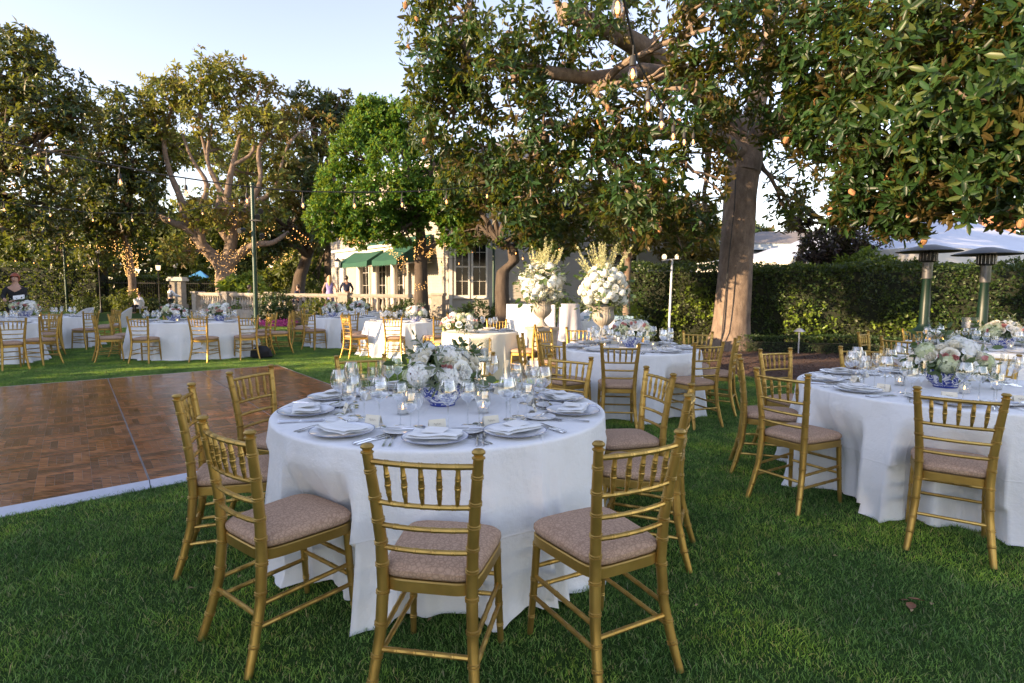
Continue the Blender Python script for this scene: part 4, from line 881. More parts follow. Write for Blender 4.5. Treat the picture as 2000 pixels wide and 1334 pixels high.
# ------------------------------------------------------------------ posts
def post(x,y,h,r,label):
    o=empty('light_post',(x,y,0),0,label,'post','green posts carrying the string lights')
    MB().tube([(0,0,0),(0,0,h)],[r,r*.8],12).obj('pole',M['green_paint'],o); MB().lathe([(.0,h+.05),(r*1.1,h+.03),(r*1.1,h-.03),(r*.8,h-.05)],12).obj('cap',M['green_paint'],o)
    return o
p_=post(-9.45,21.0,5.3,.085,"tall dark green post carrying string lights and spotlights beyond the long table")
mb=MB(); mb.box((-.05,-.2,3.95),(.35,-.1,4.0)); mb.obj('bracket',M['black'],p_,smooth=False)
for dx,dz in ((.18,4.15),(-.3,3.65),(.32,3.45),(.3,4.35)):
    mb=MB(); mb.tube([(dx,-.05,dz),(dx+.1*(1 if dx>0 else -1),-.28,dz-.07)],[.08,.10],10); mb.obj('spotlight',M['black'],p_)
post(-29.3,37.5,5.3,.08,'distant green post beside the far left hedge')
post(-.75,24.0*.95,4.6,.06,'thin green post beside the twisted tree and house windows')
# ------------------------------------------------------------------ string lights
BULB=None
def bulb_meshes():
    so=MB().lathe([(.0,.0),(.018,-.002),(.026,-.03),(.025,-.078),(.0,-.075)],10).mesh('socket',M['rubber'])
    gl=MB().lathe([(.018,-.078),(.024,-.095),(.036,-.13),(.036,-.155),(.025,-.18),(.0,-.19)],12).mesh('bulb_glass',M['bulbglass'])
    fi=MB().lathe([(.0,-.095),(.009,-.105),(.014,-.135),(.009,-.165),(.0,-.158)],8).mesh('filament',M['filament'])
    return so,gl,fi
SO,GL,FI=bulb_meshes()
def string(label,pts,n,t0,t1,drop=.10,wire=.006,small=False,where=''):
    P=[Vector(p) for p in pts]; Ls=[0]
    for a,b in zip(P,P[1:]): Ls.append(Ls[-1]+(b-a).length)
    def at(t):
        s=t*Ls[-1]
        for i in range(len(P)-1):
            if s<=Ls[i+1] or i==len(P)-2: return P[i].lerp(P[i+1],(s-Ls[i])/(Ls[i+1]-Ls[i]))
    o=empty('string_light_cable',tuple(P[0]),0,label,'string lights')
    MB().tube([tuple(at(k/40)-P[0]) for k in range(41)],wire,5).obj('cable',M['rubber'],o)
    for k in range(n):
        p=at(t0+(t1-t0)*k/max(1,n-1)); b=empty('bulb',tuple(p-P[0])); b.parent=o
        MB
        if k==0: string.d=MB().tube([(0,0,0),(0,0,-drop)],wire*.7,5).mesh('drop_wire',M['rubber'])
        link('drop_wire',string.d,b); link('socket',SO,b,(0,0,-drop)); link('bulb_glass',GL,b,(0,0,-drop)); link('filament',FI,b,(0,0,-drop))
string('black festoon cable of clear bulbs sweeping from the left edge to the big magnolia',[(-8.6,7.75,3.72),(-7.5,8.3,3.56),(-6.57,8.76,3.41),(-5.65,9.22,3.27),(-4.7,9.68,3.19),(-3.8,10.14,3.17),(-2.87,10.6,3.24),(-1.95,11.06,3.34),(-1.02,11.5,3.49),(-.1,12.0,3.74),(.82,12.4,4.02),(1.75,12.9,4.3),(4.6,13.2,5.4)],12,.070,.735,.11,.012)
string('second festoon cable of bulbs passing lower over the left lawn to the green post',[(-18,15.5,4.6),(-15.5,17,4.05),(-13.5,18.6,3.9),(-11.6,20,4.1),(-9.6,21,4.9)],9,.12,.95,.10,.012)
string('third festoon cable of small far bulbs at the left above the ivy hedge',[(-31,28,4.2),(-28.5,31,3.35),(-26.8,33.6,3.1),(-25.5,36,3.15),(-22.5,39,4.3)],16,.08,.95,.1,.008)
string('festoon cable of bulbs running away overhead at the top centre',[(.35,2.6,3.55),(.62,3.55,3.30),(.96,4.65,3.28),(1.32,5.6,3.36),(1.72,6.6,3.48),(2.15,7.6,3.62),(2.62,8.6,3.86),(4.4,12.9,5.2)],7,.085,.60,.08,.009)
string('festoon cable of far bulbs crossing in front of the house windows',[(-5.2,23.2,3.2),(-3.4,22.9,2.8),(-2.2,22.8,2.75),(-.8,22.8,4.0),(-.3,21,3.4),(.4,19,2.75),(1.2,17.6,2.85),(2.2,16.4,3.5)],16,.08,.95,.1,.008)
string('faint festoon cable of tiny bulbs in front of the distant pale tree',[(-19,33,6.6),(-17,35,5.4),(-13,37,4.9),(-9.7,21.4,5.1)],12,.1,.6,.1,.008)
# fairy lights (countless points wrapped round trunks)
def fairy(name,label,segs,n,r=.016,seed=1):
    g=random.Random(seed); V=[];F=[]; O=np.array([(1,0,0),(-1,0,0),(0,1,0),(0,-1,0),(0,0,1),(0,0,-1)])*r; FF=np.array([(0,2,4),(2,1,4),(1,3,4),(3,0,4),(2,0,5),(1,2,5),(3,1,5),(0,3,5)])
    tot=sum(s[4] for s in segs)
    for a,b,ra,rb,wt in segs:
        a=np.array(a);b=np.array(b)
        for k in range(int(n*wt/tot)):
            t=g.random(); d=np.array([g.gauss(0,1),g.gauss(0,1),g.gauss(0,1)*.35]); d/=np.linalg.norm(d)
            p=a+(b-a)*t+d*(ra+(rb-ra)*t); F.append(FF+len(V)*6); V.append(O+p)
    o=link(name,tri_mesh(name,np.concatenate(V),np.concatenate(F),M['fairy'])); tag(o,label,'fairy lights',None,'stuff')
fairy('fairy_lights','warm fairy lights wound round the sunlit magnolia trunk and limbs',[((-18.100,36.000,0.660),(-17.940,36.000,3.860),.70,.56,4),((-18.240,36.000,2.910),(-20.130,36.000,4.830),.45,.4,1.4),((-17.810,36.000,3.230),(-15.540,35.000,4.400),.4,.4,1.4),((-17.570,36.000,4.810),(-17.510,36.000,6.080),.5,.5,1)],800,.020,3)
fairy('fairy_lights','warm fairy lights wound round the thin pale trunk at the far left',[((-25.330,38.000,1.000),(-25.290,38.000,1.510),.3,.3,1),((-25.270,38.000,2.360),(-25.380,38.000,3.880),.32,.5,4),((-25.230,37.000,3.490),(-24.990,37.000,4.630),.6,.5,1)],260,.024,4)
fairy('fairy_lights','warm fairy lights banding the dark trunk of the bright green tree',[((-3.580,22.500,1.580),(-3.570,22.500,1.700),.34,.34,1.2),((-4.170,22.300,2.200),(-4.390,22.000,2.870),.16,.16,1),((-3.550,22.500,2.740),(-3.540,22.500,3.490),.32,.32,3),((-4.490,22.000,2.870),(-5.170,22.000,3.260),.16,.14,1.4),((-5.720,21.500,3.230),(-6.250,21.500,3.420),.25,.25,2.2),((-3.310,22.000,2.860),(-2.270,21.500,3.390),.14,.14,1),((-6.660,21.500,3.610),(-5.890,21.500,3.980),.3,.2,1)],520,.013,5)
fairy('fairy_lights','warm fairy lights in the dark leaves behind the green post',[((-15.910,38.000,3.310),(-14.870,38.000,3.970),.5,.5,2),((-16.300,35.000,4.710),(-14.880,35.000,5.320),.5,.6,1.5),((-13.130,37.000,4.550),(-14.110,37.000,4.880),.4,.4,1)],140,.022,6)
fairy('fairy_lights','warm fairy lights scattered in the dark magnolia at the left edge',[((-24.020,27.000,6.400),(-23.090,27.000,6.160),.4,.4,1),((-23.770,27.000,6.630),(-21.030,27.000,8.240),.1,.1,1),((-26.620,34.000,4.100),(-20.280,34.000,3.750),.5,.5,2)],150,.018,7)
# ------------------------------------------------------------------ neighbour house, tent, chimney
def neighbour():
    h=empty('neighbour_house',(13.2,25.5,0),-.12,'pale blue neighbour house with a tan roof behind the big trunk','house')
    mb=MB(); mb.box((-4,0,0),(7,6,3.35)); mb.obj('wall',M['bluehouse'],h,smooth=False)
    mb=MB(); mb.box((-4.7,-.75,3.45),(7.7,6.7,3.62)); mb.box((-4.72,-.78,3.38),(7.72,-.72,3.66)); mb.obj('eave',M['bluehouse'],h,smooth=False)
    mb=MB(); mb.add([(-4.8,-.85,3.66),(7.8,-.85,3.66),(7.8,6.8,3.66),(-4.8,6.8,3.66),(-1.2,3,4.55),(4.2,3,4.55)],[(0,1,5,4),(1,2,5),(2,3,4,5),(3,0,4),(3,2,1,0)]); mb.obj('roof',M['roof'],h,smooth=False)
    M4,_=wall_frame((-4,0),(7,0))
    window(h,M4,.8,2.0,1.6,2.9,2,3); window(h,M4,3.8,5.0,1.6,2.9,2,3)
    mb=MB(); mb.box((7.0,2,3.9),(7.9,3,7.4)); mb.box((6.9,1.9,7.1),(8.0,3.1,7.3)); 
neighbour()
def chimney():
    h=empty('brick_house',(23.5,29,0),0,'orange brick chimney stack of a house rising over the right end of the tent','house')
    mb=MB(); mb.box((-4,0,0),(8,6,3.6)); mb.obj('wall',M['brick'],h,smooth=False)
    mb=MB(); mb.add([(-4.5,-.5,3.6),(8.5,-.5,3.6),(8.5,6.5,3.6),(-4.5,6.5,3.6),(-1,3,4.6),(5,3,4.6)],[(0,1,5,4),(1,2,5),(2,3,4,5),(3,0,4),(3,2,1,0)]); mb.obj('roof',M['roof'],h,smooth=False)
    c=MB(); c.box((1.3,.8,3.7),(2.5,1.8,6.0)); ch=c.obj('chimney',M['brick'],h,smooth=False); c=MB(); c.box((1.2,.7,6.0),(2.6,1.9,6.15)); c.obj('chimney_cap',M['stone'],ch,smooth=False)
chimney()
def tent():
    C0=(13.6,19.8); o=empty('event_tent',(*C0,0),.35,'large white peaked event tent beyond the hedge on the right','tent'); S=4.3; N=16; v=[];f=[]
    for i in range(N+1):
        for j in range(N+1):
            x=-1+2*i/N; y=-1+2*j/N; m=max(abs(x),abs(y)); r=(1-m); z=2.62+1.75*(r**1.45)+.25*r; v.append((x*S*1.25,y*S,z))
    for i in range(N):
        for j in range(N): f.append((i*(N+1)+j,(i+1)*(N+1)+j,(i+1)*(N+1)+j+1,i*(N+1)+j+1))
    MB().add(v,f).obj('canopy',M['tent'],o)
    mb=MB()
    for k in range(4):
        a=[(-1,-1),(1,-1),(1,1),(-1,1)][k]; b_=[(1,-1),(1,1),(-1,1),(-1,-1)][k]; n=12
        for q in range(n):
            p0=[a[0]+(b_[0]-a[0])*q/n,a[1]+(b_[1]-a[1])*q/n]; p1=[a[0]+(b_[0]-a[0])*(q+1)/n,a[1]+(b_[1]-a[1])*(q+1)/n]
            P=[(p0[0]*S*1.25,p0[1]*S,2.62),(p1[0]*S*1.25,p1[1]*S,2.62),(p1[0]*S*1.255,p1[1]*S*1.005,2.27),((p0[0]+p1[0])/2*S*1.256,(p0[1]+p1[1])/2*S*1.006,2.21),(p0[0]*S*1.255,p0[1]*S*1.005,2.27)]
            mb.add(P,[(0,4,3,2,1)])
    mb.obj('valance',M['tentval'],o,smooth=False)
    for x in (-1,0,1):
        for y in (-1,1): MB().tube([(x*S*1.24,y*S*.99,0),(x*S*1.24,y*S*.99,2.6)],.05,8).obj('tent_pole',M['alu'],o)
    mb=MB()
    for q in range(8):
        x0=-S*1.24+q*S*2.48/8; x1=x0+S*2.48/8; a,b_=(2.55,2.25) if q%2 else (2.25,2.55); mb.tube([(x0,-S*.98,a),(x1,-S*.98,b_)],.02,5); mb.tube([(x0,-S*.97,b_),(x1,-S*.97,a)],.02,5)
    mb.obj('truss',M['alu'],o)
tent()
# ------------------------------------------------------------------ patio heaters
def heater(x,y,label,rz=0,s=1.0):
    o=empty('patio_heater',(x,y,0),rz,label,'patio heater','green patio heaters by the hedge'); o.scale=(s,s,s)
    fl=lambda i,a:(.05*abs(math.cos(9*a)) if 1<i<9 else 0)
    MB().lathe([(.24,0),(.25,.04),(.25,.1),(.235,.5),(.22,.66),(.17,.74),(.10,.80),(.085,.86)],36,flute=lambda i,a:(.05*abs(math.cos(9*a)) if 2<=i<=6 else 0)).obj('tank_housing',M['heater_green'],o)
    MB().lathe([(.075,.82),(.07,1.2),(.055,1.62),(.06,1.63)],24,flute=lambda i,a:.06*abs(math.cos(8*a))).obj('post',M['heater_green'],o)
    MB().lathe([(.068,1.60),(.072,1.61),(.072,1.86),(.075,1.87),(.06,1.88)],20).obj('burner_tube',M['heater'],o)
    MB().lathe([(.06,1.86),(.12,1.88),(.125,1.90),(.125,2.02),(.10,2.04)],24).obj('burner_head',M['black'],o)
    mb=MB()
    for k in range(16):
        a=k/16*6.283; mb.tube([(.128*math.cos(a),.128*math.sin(a),1.89),(.128*math.cos(a),.128*math.sin(a),2.03)],.004,4)
    mb.obj('burner_grille',M['heater'],o)
    MB().lathe([(.0,2.155),(.10,2.15),(.28,2.10),(.43,2.055),(.46,2.04),(.455,2.034),(.28,2.085),(.0,2.135)],40).obj('reflector',M['hood'],o)
    mb=MB()
    for k in range(3): a=k*2.1; mb.tube([(.05*math.cos(a),.05*math.sin(a),2.02),(.05*math.cos(a),.05*math.sin(a),2.15)],.006,5)
    mb.obj('bracket',M['black'],o)
heater(7.35,10.15,'left green patio heater with a round steel hood before the hedge',0,1.08); heater(7.72,9.35,'right green patio heater with a round steel hood before the hedge',.4,1.03)
def tstand():
    o=empty('light_stand',(3.42,12.3,0),0,'thin white T shaped light stand with two small lights before the hedge','light stand')
    MB().tube([(-.03,0,0),(0,0,2.17)],[.028,.022],8).obj('pole',M['white_alu'],o); MB().tube([(-.22,0,2.14),(.2,.05,2.19)],.016,6).obj('crossbar',M['white_alu'],o)
    for x in (-.17,.11): MB().lathe([(.0,.0),(.045,.01),(.055,.06),(.03,.10),(.0,.11)],10).obj('lamp',M['lampglow'],o,(x,0,2.17))
tstand()
def pathlight():
    o=empty('path_light',(6.35,12.55,0),0,'small grey mushroom shaped path light behind the box hedge','path light')
    MB().tube([(0,0,0),(0,0,.62)],.016,6).obj('stem',M['alu'],o); MB().lathe([(.0,.70),(.06,.68),(.13,.62),(.0,.63)],14).obj('shade',M['alu'],o)
pathlight()
def cable():
    p=[(4.790,13.000,0.220),(4.800,12.970,0.600),(4.850,12.980,1.530),(4.920,13.000,2.570),(4.990,13.020,3.370),(5.000,13.050,4.160)]
    o=MB().tube(p,.012,6).obj('power_cable',M['rubber']); tag(o,'thin black cable running straight down the big magnolia trunk','cable')
cable()
# bar and draped things
def draped_box(name,label,cat,x,y,w_,d,h,mat,rz=0,seed=1,fold=.02,top=True):
    o=empty(name,(x,y,0),rz,label,cat); nf=noise_fn(seed); per=[]; n=120
    for k in range(n):
        s=k/n*2*(w_+d)
        if s<w_: p=(s-w_/2,-d/2,0,-1)
        elif s<w_+d: p=(w_/2,s-w_-d/2,1,0)
        elif s<2*w_+d: p=(w_/2-(s-w_-d),d/2,0,1)
        else: p=(-w_/2,d/2-(s-2*w_-d),-1,0)
        per.append((*p,s))
    v=[];f=[];K=10
    for i in range(K+1):
        t=i/K
        for (px,py,nx,ny,s) in per:
            q=fold*(t**.8)*(math.sin(s*9+seed)+.7*math.sin(s*17+1))+.03*t
            v.append((px+nx*q,py+ny*q,h*(1-t)))
    for i in range(K):
        for j in range(n): f.append((i*n+j,(i+1)*n+j,(i+1)*n+(j+1)%n,i*n+(j+1)%n))
    f.append(tuple(range(n))); MB().add(v,f).obj('cloth',mat,o); mb=MB(); mb.box((-w_/2+.02,-d/2+.02,0),(w_/2-.02,d/2-.02,h-.02)); mb.obj('frame',M['stone'],o,smooth=False); return o
draped_box('service_bar','tall bar counter covered to the ground in smooth white cloth behind the left urn','bar',.36,11.4,.94,.6,1.2,M['bar_cloth'],.03,1,.004)
def draped():
    o=empty('draped_speaker',(1.12,11.2,0),.2,'equipment draped in grey cloth beside the white bar','speaker'); nf=noise_fn(9); v=[];f=[];n=60;K=18
    for i in range(K+1):
        t=i/K
        for j in range(n):
            a=j/n*6.283; e=(abs(math.cos(a))**3+abs(math.sin(a))**3)**(-1/3); base=.19+.20*t**2.2
            fo=1+.16*t*(math.sin(5*a+t*2)+.6*math.sin(9*a+3*t)); x=base*e*fo*math.cos(a)*(1.0+.35*t*(math.cos(a)>0)); y=base*e*fo*math.sin(a)
            v.append((x,y,1.22*(1-t)))
    for i in range(K):
        for j in range(n): f.append((i*n+j,(i+1)*n+j,(i+1)*n+(j+1)%n,i*n+(j+1)%n))
    f.append(tuple(range(n))); MB().add(v,f).obj('drape',M['grey_cloth'],o); mb=MB(); mb.box((-.15,-.15,0),(.15,.15,1.18)); mb.obj('cabinet',M['black'],o,smooth=False)
draped()
draped_box('buffet_table','low buffet table under white cloth between the two urns','table',1.85,11.8,1.35,.75,.88,M['bar_cloth'],.02,3,.01)
tag(MB().lathe([(.26,0),(.22,.04),(.13,.12),(.05,.19),(.0,.215)],14,flute=lambda i,a:.25*math.sin(4*a+i)).obj('napkin_pile',M['napkin'],None,(1.55,11.72,.885)),'crumpled white napkin peak on the buffet between the urns','napkin')
def tray():
    o=empty('bar_tray',(1.95,11.7,.885),0,'blue glass rimmed tray of bottles on the buffet between the urns','tray'); mb=MB(); mb.box((-.5,-.2,0),(.5,.2,.02)); mb.obj('tray_base',M['alu'],o,smooth=False)
    mb=MB()
    for a,b_ in (((-.5,-.2,.02),(.5,-.19,.09)),((-.5,.19,.02),(.5,.2,.09))): mb.box(a,b_)
    mb.obj('tray_rim',simple('pale blue glass',(.25,.38,.48),.15,0),o,smooth=False)
tray()
# ------------------------------------------------------------------ chairs
def ringed(mb,path,rad,rings,n=10,rr=1.13,rw=.0035):
    """tube along a polyline with bamboo ring pairs at the given fractions"""
    P=[Vector(p) for p in path]; Ls=[0]
    for a,b in zip(P,P[1:]): Ls.append(Ls[-1]+(b-a).length)
    T=Ls[-1]
    if not hasattr(rad,'__len__'): rad=[rad]*len(P)
    def at(s):
        s=max(0,min(T,s))
        for i in range(len(P)-1):
            if s<=Ls[i+1] or i==len(P)-2:
                u=(s-Ls[i])/(Ls[i+1]-Ls[i]); return P[i].lerp(P[i+1],u),rad[i]+(rad[i+1]-rad[i])*u
    S=[(l,1) for l in Ls]
    for r in rings:
        c=r*T
        for k in (-1,1):
            m=c+k*rw*1.3; S+=[(m-rw,1),(m-rw*.4,rr),(m+rw*.4,rr),(m+rw,1)]
    S=sorted(set((round(s,5),q) for s,q in S if 0<=s<=T)); pts=[];rs=[]
    for s,q in S:
        p,r=at(s)
        if pts and (p-pts[-1]).length<1e-4: continue
        pts.append(p); rs.append(r*q)
    mb.tube(pts,rs,n)
def curve(a,b,bow,n=8):
    a=Vector(a);b=Vector(b); return [a.lerp(b,i/n)+Vector(bow)*(1-(2*i/n-1)**2) for i in range(n+1)]
def chair_proto():
    o=empty('chiavari_chair'); G=M['gold']
    py=[(.0,.190,-.275),(.10,.178,-.243),(.25,.163,-.205),(.42,.156,-.190),(.58,.160,-.195),(.74,.173,-.212),(.895,.188,-.236)]
    post=lambda z: next(((y0[1]+(y1[1]-y0[1])*(z-y0[0])/(y1[0]-y0[0]),y0[2]+(y1[2]-y0[2])*(z-y0[0])/(y1[0]-y0[0])) for y0,y1 in zip(py,py[1:]) if y0[0]<=z<=y1[0]))
    for s in (-1,1):
        mb=MB(); ringed(mb,[(s*x,y,z) for z,x,y in py],[.0155,.0180,.0200,.0212,.0205,.0195,.0175],[.12,.21,.33,.45,.56,.645,.735,.825,.93],12,1.17)
        p=mb.obj('back_post',G,o)
        x,y=post(.895); MB().lathe([(.0165,-.004),(.022,.0),(.022,.004),(.015,.008),(.0165,.013),(.022,.017),(.023,.022),(.016,.030),(.0,.032)],12).obj('finial',G,p,(s*x,y,.895))
    for s in (-1,1):
        mb=MB(); ringed(mb,[(s*.186,.205,0),(s*.178,.188,.22),(s*.172,.178,.41)],[.0125,.0155,.0165],[.2,.42,.6,.97],10); mb.obj('front_leg',G,o)
    def rail(z,name,rings,r,bow):
        x,y=post(z); mb=MB(); ringed(mb,curve((-x,y,z),(x,y,z),(0,bow,0)),r,rings,8); return mb.obj(name,G,o)
    rail(.866,'top_rail',[.18,.34,.5,.66,.82],.0105,-.024); rail(.722,'back_rail',[.05,.2,.35,.5,.65,.8,.95],.0095,-.022)
    rail(.640,'back_rail',[.2,.4,.6,.8],.0095,-.020); rail(.560,'back_rail',[.2,.4,.6,.8],.0095,-.018)
    for k in range(5):
        u=(k+1)/6*2-1; xt,yt=post(.86); xb,yb=post(.725)
        mb=MB(); b=1-u*u; ringed(mb,[(u*xt,yt-.024*b,.862),(u*(xt+xb)/2,(yt+yb)/2-.023*b,.80),(u*(xt+xb)/2,(yt+yb)/2-.023*b,.785),(u*xb,yb-.022*b,.724)],[.0075,.0105,.0105,.006],[.28,.5,.75],8); mb.obj('spindle',G,o)
    # stretchers
    def st(a,b): mb=MB(); ringed(mb,[a,b],.0095,[.2,.4,.6,.8],8); mb.obj('stretcher',G,o)
    xr,yr=post(.20)
    for s in (-1,1):
        xr,yr=post(.165); st((s*xr,yr,.165),(s*.180,.192,.17)); xr,yr=post(.245); st((s*xr,yr,.245),(s*.177,.187,.26))
    xr,yr=post(.205); st((-xr,yr,.205),(xr,yr,.205)); st((-.18,.19,.21),(.18,.19,.21)); st((-.175,.184,.30),(.175,.184,.30))
    # seat frame and cushion: rounded trapezoid
    def outline(g,n=40):
        pts=[]
        for i in range(n):
            a=2*math.pi*i/n; c,s=math.cos(a),math.sin(a); e=.33
            x=math.copysign(abs(c)**e,c); y=math.copysign(abs(s)**e,s)
            wd=(.162+.036*(y+1)/2)+g; pts.append((x*wd,.008+y*(.200+g)+(.012*(1-x*x) if y>0 else 0)))
        return pts
    A=outline(.004); mb=MB(); n=len(A); zz=[(.402,-.004),(.404,.0),(.442,.0),(.446,-.004)]; v=[]
    for z,g_ in zz: v+=[(x,y,z) for x,y in outline(.004+g_)]
    f=[(i*n+j,i*n+(j+1)%n,(i+1)*n+(j+1)%n,(i+1)*n+j) for i in range(3) for j in range(n)]+[tuple(3*n+j for j in range(n)),tuple(reversed(range(n)))]
    mb.add(v,f).obj('seat_frame',G,o)
    v=[];L=[(.447,-.010,1),(.452,.0,1),(.464,.006,1),(.478,.005,1),(.490,-.006,1),(.497,-.02,1)]
    for z,g_,_ in L: v+=[(x,y,z) for x,y in outline(g_)]
    base=outline(-.02)
    for k,(s,z) in enumerate(((.75,.5075),(.5,.513),(.25,.5155))): v+=[(x*s,.008+(y-.008)*s,z) for x,y in base]
    K=len(L)+3; f=[(i*n+j,i*n+(j+1)%n,(i+1)*n+(j+1)%n,(i+1)*n+j) for i in range(K-1) for j in range(n)]; v.append((0,.008,.516)); f+=[((K-1)*n+j,(K-1)*n+(j+1)%n,K*n) for j in range(n)]; f.append(tuple(reversed(range(n))))
    MB().add(v,f).obj('seat_cushion',M['cushion'],o)
    return o
CH=chair_proto(); first=[True]
ORD=['first','second','third','fourth','fifth','sixth','seventh','eighth','ninth','tenth','eleventh','twelfth']
def clock(a):
    """direction seen from the camera: 6 o'clock is nearest"""
    h=round(((math.pi/2-a)%(2*math.pi))/(math.pi/6))%12; return ['twelve','one','two','three','four','five','six','seven','eight','nine','ten','eleven'][h]+" o'clock"
TAB={}
def place_chair(x,y,face,label):
    if first[0]: c=CH; first[0]=False
    else: c=copy_tree(CH)
    c.location=(x,y,0); c.rotation_euler=(0,0,face-math.pi/2); tag(c,label,'chair','gold chiavari chairs round the dinner tables')
USED={}
SEEN={}
def free_clock(key,a):
    names=['twelve','one','two','three','four','five','six','seven','eight','nine','ten','eleven']; f=((math.pi/2-a)%(2*math.pi))/(math.pi/6)
    for i in sorted(range(12),key=lambda i:min(abs(f-i),12-abs(f-i))):
        if (key,i) not in SEEN: SEEN[(key,i)]=1; return names[i]+" o'clock"
    return 'inner'
def chair_at(tname,cx,cy,mx,my,phi=None,note=None):
    """mx,my = middle between the two post tops; phi = direction of the line through the posts (deg)"""
    to=math.atan2(cy-my,cx-mx)
    face=to
    if phi is not None:
        a=R(phi)+math.pi/2; b=R(phi)-math.pi/2; d=lambda q:abs((q-to+math.pi)%(2*math.pi)-math.pi); face=a if d(a)<d(b) else b
    ox,oy=mx+.236*math.cos(face),my+.236*math.sin(face)
    lab='gold chair %s'%note if note else 'gold chair at the %s side of the %s'%(free_clock(('c',tname),math.atan2(my-cy,mx-cx)),tname)
    place_chair(ox,oy,face,lab)
# ------------------------------------------------------------------ table cloths
def cloth(cx,cy,Rr,tname,label,seed,mat=None,ell=1.0,rz=0,flare=.115,amp=.105,cat='tablecloth',press=()):
    rs=np.random.RandomState(seed); n=300; th=np.arange(n)/n*2*np.pi
    fr=[rs.randint(7,11),rs.randint(12,17),rs.randint(19,27)]; ph=rs.rand(3)*6.28
    mod=.55+.45*np.sin(th*rs.randint(2,4)+ph[0])
    wv=(np.sin(th*fr[0]+ph[0]+.5*np.sin(th*3))*1.0+np.sin(th*fr[1]+ph[1]+.7*np.sin(th*2))*.55*mod+np.sin(th*fr[2]+ph[2])*.18)
    fold=np.tanh(wv*.8-.2)*.45-.15; nr=int(24*Rr/.9); ctr=(np.arange(nr)+rs.uniform(-.38,.38,nr))/nr*2*np.pi; wd=rs.uniform(.035,.085,nr)*.9/Rr; ht=rs.uniform(.25,1.0,nr)**1.2
    ridge=np.zeros(n)
    for c_,w_,h_ in zip(ctr,wd,ht): dd_=np.abs((th-c_+np.pi)%(2*np.pi)-np.pi); ridge=np.maximum(ridge,h_*np.exp(-(dd_/w_)**2))
    fold=fold+ridge*1.6-.40; hem=.018+.010*np.sin(th*5+ph[1])+.008*np.sin(th*11+ph[2]); kick=np.clip(np.sin(th*fr[1]+ph[2]),.2,1)
    V=[];zt=.76; rows=[]
    for r in (.0,.25,.5,.75,.93): rows.append((np.full(n,Rr*r),np.full(n,zt)))
    for k in range(5): a=k/4*math.pi/2; rows.append((np.full(n,Rr-.015+.015*math.sin(a)),np.full(n,zt-.015*(1-math.cos(a)))))
    K=26
    for k in range(1,K+1):
        s=k/K; z=(zt-.015)*(1-s)+hem*s**3
        r=Rr+flare*s**1.1+amp*fold*(.62*s**.8+.38*s**1.5)*(1+.25*np.sin(s*5+th*4))+(.03*kick*np.clip((s-.90)/.10,0,1)**1.5)
        for px,py in press:
            dd=math.hypot(px-cx,py-cy); pa=math.atan2(py-cy,px-cx); da=(th-pa+math.pi)%(2*math.pi)-math.pi; lim=dd-.236-.225-.018+3.0*np.maximum(0,np.abs(da)-.19)**1.2+.2*np.abs(da)**2; q=min(1,max(0,(s-.12)/.28)); lim=np.maximum(lim,Rr-.055); rr=np.where(r>lim,lim+.6*amp*(fold-1.1)*min(1,s*1.5)*1.1,r); r=r*(1-q)+rr*q
        if k==K: z=hem-.006
        rows.append((r,z))
    for r,z in rows: V.append(np.stack([r*np.cos(th)*ell,r*np.sin(th),z],1))
    V=np.concatenate(V[:]); m=len(rows); a=np.arange(n); b=(a+1)%n
    F=np.concatenate([np.stack([i*n+a,(i+1)*n+a,(i+1)*n+b,i*n+b],1) for i in range(1,m-1)]+[np.stack([a*0,n+a,n+b,b*0+0],1)[:0]])
    me=tri_mesh('tablecloth',V,F,mat or M['linen'],True)
    t=empty('round_table' if ell==1 else 'banquet_table',(cx,cy,0),rz,label.replace('cloth over','table under'),'table')
    TAB[tname]=t
    # top disc
    cap=MB(); cap.add([tuple(p) for p in V[n:2*n]],[tuple(range(n))]); 
    import bmesh
    bm=bmesh.new(); bm.from_mesh(me); bm.verts.ensure_lookup_table(); bm.faces.new([bm.verts[n+i] for i in range(n)]).smooth=True; 
    bmesh.ops.delete(bm,geom=[bm.verts[i] for i in range(n)],context='VERTS'); bm.to_mesh(me); bm.free(); me.update()
    o=link('tablecloth',me,None,(cx,cy,0),(0,0,rz)); tag(o,label,cat,'tablecloths reaching the grass')
    MB().lathe([(Rr-.02,.742),(Rr-.02,.72),(.0,.72)],40).obj('table_top',M['black'],t)
    for q in range(4):
        an=q*math.pi/2+.4; MB().tube([(Rr*.5*math.cos(an)*ell,Rr*.5*math.sin(an),0),(Rr*.5*math.cos(an)*ell,Rr*.5*math.sin(an),.72)],.016,6).obj('leg',M['black'],t)
